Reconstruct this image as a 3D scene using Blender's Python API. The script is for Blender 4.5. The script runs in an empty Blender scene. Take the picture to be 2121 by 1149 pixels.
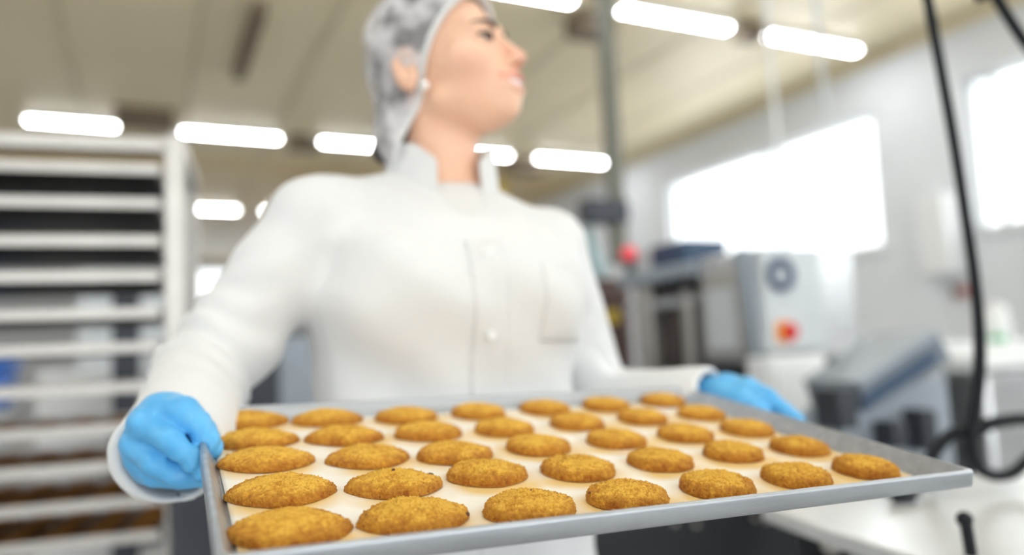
import bpy, math, random
import numpy as np
from mathutils import Vector, Matrix, noise
random.seed(7); rng = np.random.default_rng(3)
PI = math.pi
sc = bpy.context.scene
C = sc.collection

# ------------------------------------------------------------------ camera
FPX = 1620.0; CX, CY = 1060.5, 574.5
RW = np.array([[0.90528822, 0.0016403, 0.4247947],
               [-0.42267634, 0.10329458, 0.90037489],
               [-0.04240211, -0.99464946, 0.09420468]])     # view axes (right, down, forward) -> room axes
CAM = np.array([0, 0, 1.12])
cam_d = bpy.data.cameras.new('camera'); cam = bpy.data.objects.new('camera', cam_d); C.objects.link(cam)
m = Matrix([[RW[i][0], -RW[i][1], -RW[i][2]] for i in range(3)]).to_4x4(); m.translation = Vector(CAM)
cam.matrix_world = m
cam_d.sensor_width = 36; cam_d.lens = FPX / 2121 * 36
cam_d.dof.use_dof = True; cam_d.dof.focus_distance = 0.555; cam_d.dof.aperture_fstop = 1.85
cam_d.clip_start = 0.02
sc.camera = cam
# ------------------------------------------------------------------ colour management, world
sc.view_settings.view_transform = 'Standard'; sc.view_settings.look = 'None'
sc.view_settings.gamma = 1.0; sc.view_settings.use_curve_mapping = False
sc.view_settings.exposure = 0.10
w = bpy.data.worlds.new('world'); sc.world = w; w.use_nodes = True
w.node_tree.nodes['Background'].inputs[0].default_value = (0.93, 0.97, 1.0, 1)
w.node_tree.nodes['Background'].inputs[1].default_value = 2.5
LAMP = 38.0          # radiance of the ceiling tubes
FRONT_FILL = 1.3          # radiance of the fill light added behind the photographer
DAY = 3.0            # radiance of the daylight areas outside the windows
def area_light(name, loc, rot, sx, sy, power, col=(1, 1, 1)):
    d = bpy.data.lights.new(name, 'AREA'); d.shape = 'RECTANGLE'; d.size = sx; d.size_y = sy
    d.energy = power; d.color = col
    o = bpy.data.objects.new(name, d); C.objects.link(o); o.location = loc; o.rotation_euler = rot
    return o
XW, XL, YB, YF, ZC = 6.8, -8.0, 23.0, -6.0, 4.0
# daylight just outside the three windows of the right wall plus an added fill light behind the photographer
for (y0, y1) in ((5.55, 9.05), (0.4, 4.55), (-4.6, -0.6)):
    area_light('window_daylight', (XW + 0.45, (y0 + y1) / 2, 2.72), (0, PI / 2, 0), 1.35, y1 - y0, DAY * PI * 1.35 * (y1 - y0), (0.94, 0.98, 1))
area_light('window_daylight', (-0.5, YF - 0.45, 2.2), (PI / 2, 0, 0), 10.6, 2.6, FRONT_FILL * PI * 10.6 * 2.6, (0.93, 0.97, 1))  # added fill from an unseen side, lights the front of the coat

def ray(px, py): return RW @ np.array([(px - CX) / FPX, (py - CY) / FPX, 1.0])
def at(px, py, d): return CAM + ray(px, py) * d
def onx(px, py, X): r = ray(px, py); return CAM + r * X / r[0]
def ony(px, py, Y): r = ray(px, py); return CAM + r * Y / r[1]
def onz(px, py, Z): r = ray(px, py); return CAM + r * (Z - CAM[2]) / r[2]

# ------------------------------------------------------------------ materials
def mat(name, col, rough=0.6, metal=0.0, noise_amt=0.0, nscale=8.0, bump=0.0, bscale=60.0, emit=None, strength=0, col2=None,
        stretch=None, sub=0.0, spec=0.5, coat=0.0):
    M = bpy.data.materials.new(name); M.use_nodes = True; nt = M.node_tree; b = nt.nodes['Principled BSDF']
    b.inputs['Base Color'].default_value = (*col, 1); b.inputs['Roughness'].default_value = rough
    b.inputs['Metallic'].default_value = metal; b.inputs['Specular IOR Level'].default_value = spec
    if coat: b.inputs['Coat Weight'].default_value = coat
    if sub: b.inputs['Subsurface Weight'].default_value = sub; b.inputs['Subsurface Scale'].default_value = 0.01
    tc = nt.nodes.new('ShaderNodeTexCoord'); mp = nt.nodes.new('ShaderNodeMapping')
    nt.links.new(tc.outputs['Object'], mp.inputs[0])
    if stretch: mp.inputs['Scale'].default_value = stretch
    if noise_amt or col2:
        n = nt.nodes.new('ShaderNodeTexNoise'); n.inputs['Scale'].default_value = nscale; n.inputs['Detail'].default_value = 4
        nt.links.new(mp.outputs[0], n.inputs[0])
        r = nt.nodes.new('ShaderNodeValToRGB'); nt.links.new(n.outputs[0], r.inputs[0])
        c2 = col2 or tuple(c * (1 - noise_amt) for c in col)
        r.color_ramp.elements[0].position = 0.35; r.color_ramp.elements[1].position = 0.65
        r.color_ramp.elements[0].color = (*c2, 1); r.color_ramp.elements[1].color = (*col, 1)
        nt.links.new(r.outputs[0], b.inputs['Base Color'])
    if bump:
        n2 = nt.nodes.new('ShaderNodeTexNoise'); n2.inputs['Scale'].default_value = bscale; n2.inputs['Detail'].default_value = 5
        nt.links.new(mp.outputs[0], n2.inputs[0])
        bp = nt.nodes.new('ShaderNodeBump'); bp.inputs['Strength'].default_value = bump; bp.inputs['Distance'].default_value = 0.002
        nt.links.new(n2.outputs[0], bp.inputs['Height']); nt.links.new(bp.outputs[0], b.inputs['Normal'])
    if emit:
        b.inputs['Emission Color'].default_value = (*emit, 1); b.inputs['Emission Strength'].default_value = strength
    return M

MT = {}
MT['wall'] = mat('white_wall', (0.77, 0.80, 0.84), 0.7, noise_amt=0.04, nscale=2)
MT['ceiling'] = mat('beige_ceiling_panel', (0.80, 0.70, 0.48), 0.46, noise_amt=0.08, nscale=0.7)
MT['floor'] = mat('grey_floor', (0.48, 0.48, 0.48), 0.35, noise_amt=0.2, nscale=3, bump=0.1)
MT['steel'] = mat('brushed_steel', (0.62, 0.63, 0.64), 0.28, 1.0, noise_amt=0.15, nscale=6, bump=0.08, bscale=120, stretch=(1, 1, 12))
MT['steel_light'] = mat('satin_steel', (0.52, 0.50, 0.47), 0.38, 0.8, noise_amt=0.10, nscale=12)
MT['alu'] = mat('tray_aluminium', (0.50, 0.535, 0.58), 0.38, 0.92, noise_amt=0.16, nscale=14, bump=0.12, bscale=260, stretch=(1, 8, 8))
MT['dark_steel'] = mat('dark_grey_metal', (0.060, 0.068, 0.085), 0.4, 0.4, noise_amt=0.3, nscale=5)
MT['grey_paint'] = mat('blue_grey_paint', (0.36, 0.41, 0.47), 0.4, 0.2, noise_amt=0.15, nscale=5)
MT['lt_grey'] = mat('light_grey_paint', (0.60, 0.64, 0.67), 0.4, 0.1, noise_amt=0.08, nscale=5)
MT['mid_grey'] = mat('mid_grey_paint', (0.20, 0.235, 0.28), 0.4, 0.2, noise_amt=0.2, nscale=5)
MT['charcoal'] = mat('charcoal_metal', (0.022, 0.024, 0.030), 0.45, 0.3, noise_amt=0.3, nscale=5)
MT['umber'] = mat('umber_metal', (0.085, 0.066, 0.060), 0.4, 0.4, noise_amt=0.4, nscale=6)
MT['white'] = mat('white_plastic', (0.85, 0.87, 0.88), 0.4, noise_amt=0.04)
MT['black'] = mat('black_rubber', (0.008, 0.010, 0.014), 0.55, bump=0.1, spec=0.25)
MT['black_metal'] = mat('baked_black_tray', (0.020, 0.016, 0.014), 0.5, 0.4, noise_amt=0.4, nscale=20)
MT['navy'] = mat('navy_paint', (0.02, 0.06, 0.13), 0.4)
MT['blue'] = mat('blue_plastic', (0.02, 0.16, 0.62), 0.4)
MT['red'] = mat('red_plastic', (0.65, 0.02, 0.02), 0.35)
MT['pinkred'] = mat('red_lamp_plastic', (0.85, 0.06, 0.09), 0.3, emit=(1, 0.05, 0.08), strength=0.35)
MT['orange'] = mat('orange_plastic', (0.90, 0.36, 0.03), 0.4)
MT['teal'] = mat('teal_plastic', (0.42, 0.60, 0.63), 0.3)
MT['green'] = mat('green_plastic', (0.05, 0.45, 0.15), 0.4)
MT['yellow'] = mat('yellow_paint', (0.72, 0.52, 0.06), 0.5)
MT['brown'] = mat('brown_box', (0.20, 0.15, 0.10), 0.6, noise_amt=0.3)
MT['lamp'] = mat('lamp_diffuser', (0.9, 0.9, 0.9), 0.5, emit=(0.97, 0.985, 1.0), strength=LAMP)
MT['lamp_body'] = mat('lamp_housing', (0.75, 0.74, 0.70), 0.4)
MT['coat'] = mat('white_cotton', (0.77, 0.78, 0.785), 0.85, noise_amt=0.02, nscale=30, bump=0.25, bscale=500)
MT['shirt'] = mat('white_shirt', (0.76, 0.75, 0.74), 0.9, bump=0.3, bscale=400)
MT['glove'] = mat('blue_nitrile', (0.13, 0.49, 0.86), 0.40, bump=0.5, bscale=130, sub=0.05, col2=(0.085, 0.41, 0.80), nscale=25)
MT['hair'] = mat('dark_brown_hair', (0.055, 0.045, 0.045), 0.6, col2=(0.015, 0.012, 0.014), nscale=40, stretch=(1, 1, 0.2))
MT['trousers'] = mat('white_trousers', (0.75, 0.77, 0.80), 0.9)
MT['shoe'] = mat('white_clog', (0.8, 0.8, 0.8), 0.5)
MT['pearl'] = mat('pearl', (0.9, 0.88, 0.86), 0.15, coat=1.0)
MT['brow'] = mat('brown_brow', (0.10, 0.06, 0.045), 0.8)
MT['raisin'] = mat('raisin_brown', (0.13, 0.035, 0.015), 0.5, noise_amt=0.3, nscale=300)
MT['eye'] = mat('eye_white', (0.8, 0.78, 0.76), 0.2)
MT['iris'] = mat('dark_iris', (0.03, 0.02, 0.015), 0.15)
MT['teeth'] = mat('teeth', (0.9, 0.88, 0.84), 0.25)
MT['glass'] = None

def m_glass():
    M = bpy.data.materials.new('window_glass'); M.use_nodes = True; nt = M.node_tree
    nt.nodes.remove(nt.nodes['Principled BSDF']); out = nt.nodes['Material Output']
    t = nt.nodes.new('ShaderNodeBsdfTransparent'); g = nt.nodes.new('ShaderNodeBsdfGlossy'); g.inputs['Roughness'].default_value = 0.05
    mx = nt.nodes.new('ShaderNodeMixShader'); mx.inputs[0].default_value = 0.06
    nt.links.new(t.outputs[0], mx.inputs[1]); nt.links.new(g.outputs[0], mx.inputs[2]); nt.links.new(mx.outputs[0], out.inputs[0])
    return M
MT['glass'] = m_glass()

def m_skin():
    M = bpy.data.materials.new('skin'); M.use_nodes = True; nt = M.node_tree; b = nt.nodes['Principled BSDF']
    b.inputs['Roughness'].default_value = 0.45
    b.inputs['Subsurface Weight'].default_value = 0.15; b.inputs['Subsurface Scale'].default_value = 0.008
    a = nt.nodes.new('ShaderNodeAttribute'); a.attribute_name = 'lip'
    n = nt.nodes.new('ShaderNodeTexNoise'); n.inputs['Scale'].default_value = 35
    r = nt.nodes.new('ShaderNodeMix'); r.data_type = 'RGBA'
    r.inputs[6].default_value = (0.88, 0.53, 0.36, 1); r.inputs[7].default_value = (0.92, 0.59, 0.42, 1)
    tc = nt.nodes.new('ShaderNodeTexCoord'); nt.links.new(tc.outputs['Object'], n.inputs[0]); nt.links.new(n.outputs[0], r.inputs[0])
    x = nt.nodes.new('ShaderNodeMix'); x.data_type = 'RGBA'; x.inputs[7].default_value = (0.72, 0.12, 0.13, 1)
    nt.links.new(r.outputs[2], x.inputs[6]); nt.links.new(a.outputs['Fac'], x.inputs[0])
    nt.links.new(x.outputs[2], b.inputs['Base Color'])
    return M
MT['skin'] = m_skin()

def m_net():
    M = bpy.data.materials.new('hair_net_gauze'); M.use_nodes = True; nt = M.node_tree; b = nt.nodes['Principled BSDF']
    b.inputs['Base Color'].default_value = (0.84, 0.82, 0.85, 1); b.inputs['Roughness'].default_value = 0.8
    out = nt.nodes['Material Output']; t = nt.nodes.new('ShaderNodeBsdfTransparent'); mx = nt.nodes.new('ShaderNodeMixShader')
    tc = nt.nodes.new('ShaderNodeTexCoord'); n = nt.nodes.new('ShaderNodeTexNoise'); n.inputs['Scale'].default_value = 26; n.inputs['Detail'].default_value = 4
    nt.links.new(tc.outputs['Object'], n.inputs[0])
    r = nt.nodes.new('ShaderNodeMapRange'); r.inputs[1].default_value = 0.38; r.inputs[2].default_value = 0.60
    r.inputs[3].default_value = 0.26; r.inputs[4].default_value = 0.78
    nt.links.new(n.outputs[0], r.inputs[0]); nt.links.new(r.outputs[0], mx.inputs[0])
    nt.links.new(t.outputs[0], mx.inputs[1]); nt.links.new(b.outputs[0], mx.inputs[2]); nt.links.new(mx.outputs[0], out.inputs[0])
    return M
MT['net'] = m_net()

def m_cookie(name='baked_cookie', top=(0.70, 0.345, 0.036), dark=(0.36, 0.11, 0.008)):
    M = bpy.data.materials.new(name); M.use_nodes = True; nt = M.node_tree; b = nt.nodes['Principled BSDF']
    b.inputs['Roughness'].default_value = 0.7; b.inputs['Specular IOR Level'].default_value = 0.3
    L = nt.links.new; N = nt.nodes.new
    tc = N('ShaderNodeTexCoord'); at_ = N('ShaderNodeAttribute'); at_.attribute_name = 'crust'
    inf = N('ShaderNodeObjectInfo'); va = N('ShaderNodeVectorMath'); va.operation = 'ADD'
    L(tc.outputs['Object'], va.inputs[0]); L(inf.outputs['Random'], va.inputs[1])
    n = N('ShaderNodeTexNoise'); n.inputs['Scale'].default_value = 240; n.inputs['Detail'].default_value = 6; n.inputs['Roughness'].default_value = 0.65
    L(va.outputs[0], n.inputs[0])
    n3 = N('ShaderNodeTexNoise'); n3.inputs['Scale'].default_value = 50; n3.inputs['Detail'].default_value = 3; L(va.outputs[0], n3.inputs[0])
    ma = N('ShaderNodeMath'); ma.operation = 'MULTIPLY_ADD'; ma.inputs[1].default_value = 1.7; ma.inputs[2].default_value = -0.85
    L(n.outputs[0], ma.inputs[0])
    mb = N('ShaderNodeMath'); mb.operation = 'MULTIPLY_ADD'; mb.inputs[1].default_value = 0.9; mb.inputs[2].default_value = -0.45
    L(n3.outputs[0], mb.inputs[0])
    s1 = N('ShaderNodeMath'); s1.operation = 'ADD'; L(ma.outputs[0], s1.inputs[0]); L(mb.outputs[0], s1.inputs[1])
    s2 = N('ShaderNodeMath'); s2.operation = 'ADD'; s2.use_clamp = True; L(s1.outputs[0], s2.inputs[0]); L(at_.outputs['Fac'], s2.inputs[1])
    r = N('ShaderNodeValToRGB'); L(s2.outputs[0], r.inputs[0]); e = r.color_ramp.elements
    e[0].position = 0.0; e[0].color = (min(1, top[0] * 1.22), min(1, top[1] * 1.45), min(1, top[2] * 1.9), 1)  # palest stop puts crumb highlights into the colour
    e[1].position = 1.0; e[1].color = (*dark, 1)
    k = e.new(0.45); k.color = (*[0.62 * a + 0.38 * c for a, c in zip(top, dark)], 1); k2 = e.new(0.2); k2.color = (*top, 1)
    # small dark specks
    v = N('ShaderNodeTexVoronoi'); v.inputs['Scale'].default_value = 150; L(va.outputs[0], v.inputs[0])
    sp = N('ShaderNodeMath'); sp.operation = 'LESS_THAN'; sp.inputs[1].default_value = 0.1; L(v.outputs['Distance'], sp.inputs[0])
    vs = N('ShaderNodeSeparateColor'); L(v.outputs['Color'], vs.inputs[0])
    g = N('ShaderNodeMath'); g.operation = 'GREATER_THAN'; g.inputs[1].default_value = 0.84; L(vs.outputs[0], g.inputs[0])
    mm = N('ShaderNodeMath'); mm.operation = 'MULTIPLY'; L(sp.outputs[0], mm.inputs[0]); L(g.outputs[0], mm.inputs[1])
    mx = N('ShaderNodeMix'); mx.data_type = 'RGBA'; mx.inputs[7].default_value = (0.20, 0.06, 0.015, 1)
    L(mm.outputs[0], mx.inputs[0]); L(r.outputs[0], mx.inputs[6]); L(mx.outputs[2], b.inputs['Base Color'])
    bp = N('ShaderNodeBump'); bp.inputs['Strength'].default_value = 0.9; bp.inputs['Distance'].default_value = 0.0020
    vb = N('ShaderNodeTexVoronoi'); vb.inputs['Scale'].default_value = 420; L(va.outputs[0], vb.inputs[0])
    ad = N('ShaderNodeMath'); ad.operation = 'ADD'; L(n.outputs[0], ad.inputs[0]); L(vb.outputs['Distance'], ad.inputs[1])
    L(ad.outputs[0], bp.inputs['Height']); L(bp.outputs[0], b.inputs['Normal'])
    return M
MT['cookie'] = m_cookie()
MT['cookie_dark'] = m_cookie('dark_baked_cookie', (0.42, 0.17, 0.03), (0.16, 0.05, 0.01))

def m_paper():
    M = bpy.data.materials.new('baking_paper'); M.use_nodes = True; nt = M.node_tree; b = nt.nodes['Principled BSDF']
    L = nt.links.new; N = nt.nodes.new
    b.inputs['Roughness'].default_value = 0.5
    tc = N('ShaderNodeTexCoord'); n = N('ShaderNodeTexNoise'); n.inputs['Scale'].default_value = 9; n.inputs['Detail'].default_value = 5
    L(tc.outputs['Object'], n.inputs[0]); a = N('ShaderNodeAttribute'); a.attribute_name = 'stain'
    mu = N('ShaderNodeMath'); mu.operation = 'MULTIPLY_ADD'; mu.inputs[1].default_value = 1.2; mu.inputs[2].default_value = -0.62
    L(n.outputs[0], mu.inputs[0])
    s = N('ShaderNodeMath'); s.operation = 'ADD'; s.use_clamp = True; L(mu.outputs[0], s.inputs[0]); L(a.outputs['Fac'], s.inputs[1])
    r = N('ShaderNodeValToRGB'); L(s.outputs[0], r.inputs[0]); e = r.color_ramp.elements
    e[0].position = 0.05; e[0].color = (0.89, 0.855, 0.76, 1); e[1].position = 0.9; e[1].color = (0.80, 0.56, 0.22, 1)
    L(r.outputs[0], b.inputs['Base Color'])
    n2 = N('ShaderNodeTexNoise'); n2.inputs['Scale'].default_value = 400; L(tc.outputs['Object'], n2.inputs[0])
    bp = N('ShaderNodeBump'); bp.inputs['Strength'].default_value = 0.08; L(n2.outputs[0], bp.inputs['Height']); L(bp.outputs[0], b.inputs['Normal'])
    return M
MT['paper'] = m_paper()

# ------------------------------------------------------------------ mesh helpers
def world_of(o):
    M = o.matrix_basis.copy()
    return world_of(o.parent) @ M if o.parent else M
def link_mesh(name, V, F, material, parent=None, smooth=True, origin=None, rot=None, bevel=0, attrs=None):
    """V in room coordinates unless origin is 'local'."""
    me = bpy.data.meshes.new(name); o = bpy.data.objects.new(name, me); C.objects.link(o)
    V = np.asarray(V, float)
    if origin is not None and not isinstance(origin, str): o.location = origin
    if rot is not None: o.rotation_euler = rot
    if parent: o.parent = parent
    if not isinstance(origin, str):
        Mi = np.array(world_of(o).inverted())
        V = V @ Mi[:3, :3].T + Mi[:3, 3]
    me.from_pydata(V.tolist(), [], [list(map(int, f)) for f in F]); me.update()
    for k, vals in (attrs or {}).items():
        a = me.attributes.new(k, 'FLOAT', 'POINT'); a.data.foreach_set('value', np.asarray(vals, np.float32))
    me.materials.append(material)
    if smooth:
        me.polygons.foreach_set('use_smooth', [True] * len(me.polygons))
        if bevel or smooth == 'auto': me.set_sharp_from_angle(angle=math.radians(40))
    if bevel:
        md = o.modifiers.new('bevel', 'BEVEL'); md.width = bevel; md.segments = 2; md.limit_method = 'ANGLE'; md.angle_limit = math.radians(40)
    return o
def tag(o, label=None, cat=None, group=None, kind=None):
    if label: o['label'] = label
    if cat: o['category'] = cat
    if group: o['group'] = group
    if kind: o['kind'] = kind
    return o
def thing(name, loc, label, cat, group=None, rz=0):
    o = bpy.data.objects.new(name, None); C.objects.link(o); o.location = loc; o.rotation_euler = (0, 0, rz)
    o.empty_display_size = 0.1
    return tag(o, label, cat, group)
class MB:
    def __init__(s, M=None): s.v = []; s.f = []; s.M = M
    def add(s, V, F):
        V = np.asarray(V, float)
        if s.M is not None:
            A = np.array(s.M); V = V @ A[:3, :3].T + A[:3, 3]
        b = len(s.v); s.v += V.tolist(); s.f += [[i + b for i in f] for f in F]; return s
    def box(s, a, b):
        x0, y0, z0 = a; x1, y1, z1 = b
        V = [(x0, y0, z0), (x1, y0, z0), (x1, y1, z0), (x0, y1, z0), (x0, y0, z1), (x1, y0, z1), (x1, y1, z1), (x0, y1, z1)]
        return s.add(V, [(0, 3, 2, 1), (4, 5, 6, 7), (0, 1, 5, 4), (1, 2, 6, 5), (2, 3, 7, 6), (3, 0, 4, 7)])
    def hexa(s, V): return s.add(V, [(0, 3, 2, 1), (4, 5, 6, 7), (0, 1, 5, 4), (1, 2, 6, 5), (2, 3, 7, 6), (3, 0, 4, 7)])
    def prism(s, poly, d):
        """poly: planar ring of 3D points, d: extrusion vector"""
        P = np.array(poly, float); n = len(P); V = np.vstack([P, P + np.array(d)])
        return s.add(V, [list(range(n))[::-1], list(range(n, 2 * n))] + [(i, (i + 1) % n, n + (i + 1) % n, n + i) for i in range(n)])
    def tube(s, pts, r, n=16, caps=True):
        P = np.array(pts, float); m_ = len(P); r = np.broadcast_to(r, (m_,)); V = []; prev = None
        for i in range(m_):
            t = P[min(i + 1, m_ - 1)] - P[max(i - 1, 0)]; t /= (np.linalg.norm(t) + 1e-12)
            if prev is None:
                a = np.array([0, 0, 1.]) if abs(t[2]) < 0.9 else np.array([1., 0, 0]); u = np.cross(t, a)
            else: u = prev - t * (prev @ t)
            u /= np.linalg.norm(u); prev = u; v = np.cross(t, u)
            for k in range(n):
                an = 2 * PI * k / n; V.append(P[i] + r[i] * (math.cos(an) * u + math.sin(an) * v))
        F = [(i * n + k, i * n + (k + 1) % n, (i + 1) * n + (k + 1) % n, (i + 1) * n + k) for i in range(m_ - 1) for k in range(n)]
        if caps: F += [tuple(range(n))[::-1], tuple(range((m_ - 1) * n, m_ * n))]
        return s.add(V, F)
    def cyl(s, a, b, r, r2=None, n=20): return s.tube([a, b], [r, r if r2 is None else r2], n)
    def ball(s, c, r, n=20, m_=12):
        r = np.broadcast_to(r, (3,)); V = []; F = []
        for i in range(m_ + 1):
            th = PI * i / m_
            for k in range(n): V.append((c[0] + r[0] * math.sin(th) * math.cos(2 * PI * k / n), c[1] + r[1] * math.sin(th) * math.sin(2 * PI * k / n), c[2] + r[2] * math.cos(th)))
        for i in range(m_):
            for k in range(n): F.append((i * n + k, (i + 1) * n + k, (i + 1) * n + (k + 1) % n, i * n + (k + 1) % n))
        return s.add(V, F)
    def torus(s, c, R_, r, ax=(0, 0, 1), n=36, k=12):
        ax = Vector(ax).normalized(); q = ax.to_track_quat('Z', 'Y'); V = []; F = []
        for i in range(n):
            for j in range(k):
                a = 2 * PI * i / n; b = 2 * PI * j / k
                p = q @ Vector(((R_ + r * math.cos(b)) * math.cos(a), (R_ + r * math.cos(b)) * math.sin(a), r * math.sin(b))); V.append(np.array(c) + np.array(p))
        for i in range(n):
            for j in range(k): F.append((i * k + j, ((i + 1) % n) * k + j, ((i + 1) % n) * k + (j + 1) % k, i * k + (j + 1) % k))
        return s.add(V, F)
    def build(s, name, material, parent=None, bevel=0, **kw):
        return link_mesh(name, s.v, s.f, material, parent, smooth='auto', bevel=bevel, **kw)
def smooth_path(pts, n=12):
    P = [np.array(p, float) for p in pts]; P = [2 * P[0] - P[1]] + P + [2 * P[-1] - P[-2]]; out = []
    for i in range(1, len(P) - 2):
        for k in range(n):
            t = k / n; a, b, c, d = P[i - 1], P[i], P[i + 1], P[i + 2]
            out.append(0.5 * (2 * b + (c - a) * t + (2 * a - 5 * b + 4 * c - d) * t * t + (-a + 3 * b - 3 * c + d) * t ** 3))
    out.append(P[-2]); return out

# --- smooth distance-field bodies turned to a mesh (surface nets)
def s_ell(P, c, r, Rm=None):
    q = P - np.array(c, np.float32)
    if Rm is not None: q = q @ np.array(Rm, np.float32)      # columns of Rm = local axes
    r = np.array(r, np.float32); k0 = np.sqrt(((q / r) ** 2).sum(-1)); k1 = np.sqrt(((q / (r * r)) ** 2).sum(-1)) + 1e-9
    return k0 * (k0 - 1) / k1
def s_cap(P, a, b, ra, rb=None):
    rb = ra if rb is None else rb; a = np.array(a, np.float32); b = np.array(b, np.float32); ab = b - a; q = P - a
    t = np.clip((q @ ab) / (ab @ ab + 1e-12), 0, 1)
    return np.sqrt(((q - t[..., None] * ab) ** 2).sum(-1)) - (ra + t * (rb - ra))
def smin(a, b, k):
    h = np.clip(0.5 + 0.5 * (b - a) / k, 0, 1); return b + (a - b) * h - k * h * (1 - h)
def smax(a, b, k): return -smin(-a, -b, k)
def nets(fn, lo, hi, h):
    xs, ys, zs = [np.arange(lo[i], hi[i] + h, h, dtype=np.float32) for i in range(3)]
    D = np.empty((len(xs), len(ys), len(zs)), np.float32)
    Y, Z = np.meshgrid(ys, zs, indexing='ij')
    step = max(1, int(400000 / (len(ys) * len(zs))))
    for i in range(0, len(xs), step):
        xx = xs[i:i + step]; P = np.empty((len(xx), len(ys), len(zs), 3), np.float32)
        P[..., 0] = xx[:, None, None]; P[..., 1] = Y; P[..., 2] = Z
        D[i:i + step] = fn(P.reshape(-1, 3)).reshape(P.shape[:-1])
    S = D < 0; nx, ny, nz = D.shape
    acc = np.zeros((nx - 1, ny - 1, nz - 1, 3), np.float32); cnt = np.zeros((nx - 1, ny - 1, nz - 1), np.float32)
    cr = []
    for ax in range(3):
        s0 = [slice(None)] * 3; s1 = [slice(None)] * 3; s0[ax] = slice(0, -1); s1[ax] = slice(1, None)
        a = D[tuple(s0)]; b = D[tuple(s1)]; x = S[tuple(s0)] != S[tuple(s1)]; idx = np.argwhere(x); av = a[x]; bv = b[x]
        t = av / (av - bv); p = idx.astype(np.float32); p[:, ax] += t; cr.append((idx, av < 0))
        o = [k for k in range(3) if k != ax]
        for d0 in (0, 1):
            for d1 in (0, 1):
                c = idx.copy(); c[:, o[0]] -= d0; c[:, o[1]] -= d1
                ok = (c >= 0).all(1) & (c < np.array(cnt.shape)).all(1); c = c[ok]
                np.add.at(acc, (c[:, 0], c[:, 1], c[:, 2]), p[ok]); np.add.at(cnt, (c[:, 0], c[:, 1], c[:, 2]), 1)
    cell = cnt > 0; vid = -np.ones(cnt.shape, int); vid[cell] = np.arange(cell.sum())
    V = acc[cell] / cnt[cell][:, None] * h + np.array([xs[0], ys[0], zs[0]]); F = []
    for ax, (idx, neg) in enumerate(cr):
        o = [(ax + 1) % 3, (ax + 2) % 3]; q = []
        ok = (idx[:, o[0]] > 0) & (idx[:, o[1]] > 0) & (idx[:, o[0]] < D.shape[o[0]] - 1) & (idx[:, o[1]] < D.shape[o[1]] - 1)
        idx = idx[ok]; ng = neg[ok]
        for (d0, d1) in ((1, 1), (0, 1), (0, 0), (1, 0)):
            c = idx.copy(); c[:, o[0]] -= d0; c[:, o[1]] -= d1; q.append(vid[c[:, 0], c[:, 1], c[:, 2]])
        q = np.stack(q, 1); q[~ng] = q[~ng][:, ::-1]; F.append(q)
    return V, np.vstack(F)

# =================================================================== THE SETTING
def wall_x(name, x0, x1, y0, y1, holes):
    """wall across X between y0..y1, holes = (y0, y1, z0, z1)"""
    mb = MB(); ys = sorted({y0, y1, *[h[0] for h in holes], *[h[1] for h in holes]})
    for a, b in zip(ys[:-1], ys[1:]):
        hs = [h for h in holes if h[0] <= a + 1e-6 and h[1] >= b - 1e-6]
        if hs: mb.box((x0, a, 0), (x1, b, hs[0][2])); mb.box((x0, a, hs[0][3]), (x1, b, ZC + 0.02))
        else: mb.box((x0, a, 0), (x1, b, ZC + 0.02))
    return tag(mb.build(name, MT['wall']), kind='structure')
def wall_y(name, y0, y1, x0, x1, holes):
    mb = MB(); xs = sorted({x0, x1, *[h[0] for h in holes], *[h[1] for h in holes]})
    for a, b in zip(xs[:-1], xs[1:]):
        hs = [h for h in holes if h[0] <= a + 1e-6 and h[1] >= b - 1e-6]
        if hs: mb.box((a, y0, 0), (b, y1, hs[0][2])); mb.box((a, y0, hs[0][3]), (b, y1, ZC + 0.02))
        else: mb.box((a, y0, 0), (b, y1, ZC + 0.02))
    return tag(mb.build(name, MT['wall']), kind='structure')
WZ0, WZ1 = 2.02, 3.43
wall_x('wall_right', XW, XW + 0.3, YF, YB, [(5.55, 9.05, WZ0, WZ1), (0.4, 4.55, WZ0, WZ1), (-4.6, -0.6, WZ0, WZ1)])
wall_x('wall_left', XL - 0.3, XL, YF, YB, [])
wall_y('wall_back', YB, YB + 0.3, XL - 0.3, XW + 0.3, [(0.9, 3.6, 2.6, 3.75)])
wall_y('wall_front', YF - 0.3, YF, XL - 0.3, XW + 0.3, [(-5.8, 4.8, 0.9, 3.5)])
tag(MB().box((XL - 0.3, YF - 0.3, -0.1), (XW + 0.3, YB + 0.3, 0)).build('floor', MT['floor']), kind='structure')
cb = MB().box((XL - 0.3, YF - 0.3, ZC), (XW + 0.3, YB + 0.3, ZC + 0.1))
tag(cb.build('ceiling', MT['ceiling']), kind='structure')
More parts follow.
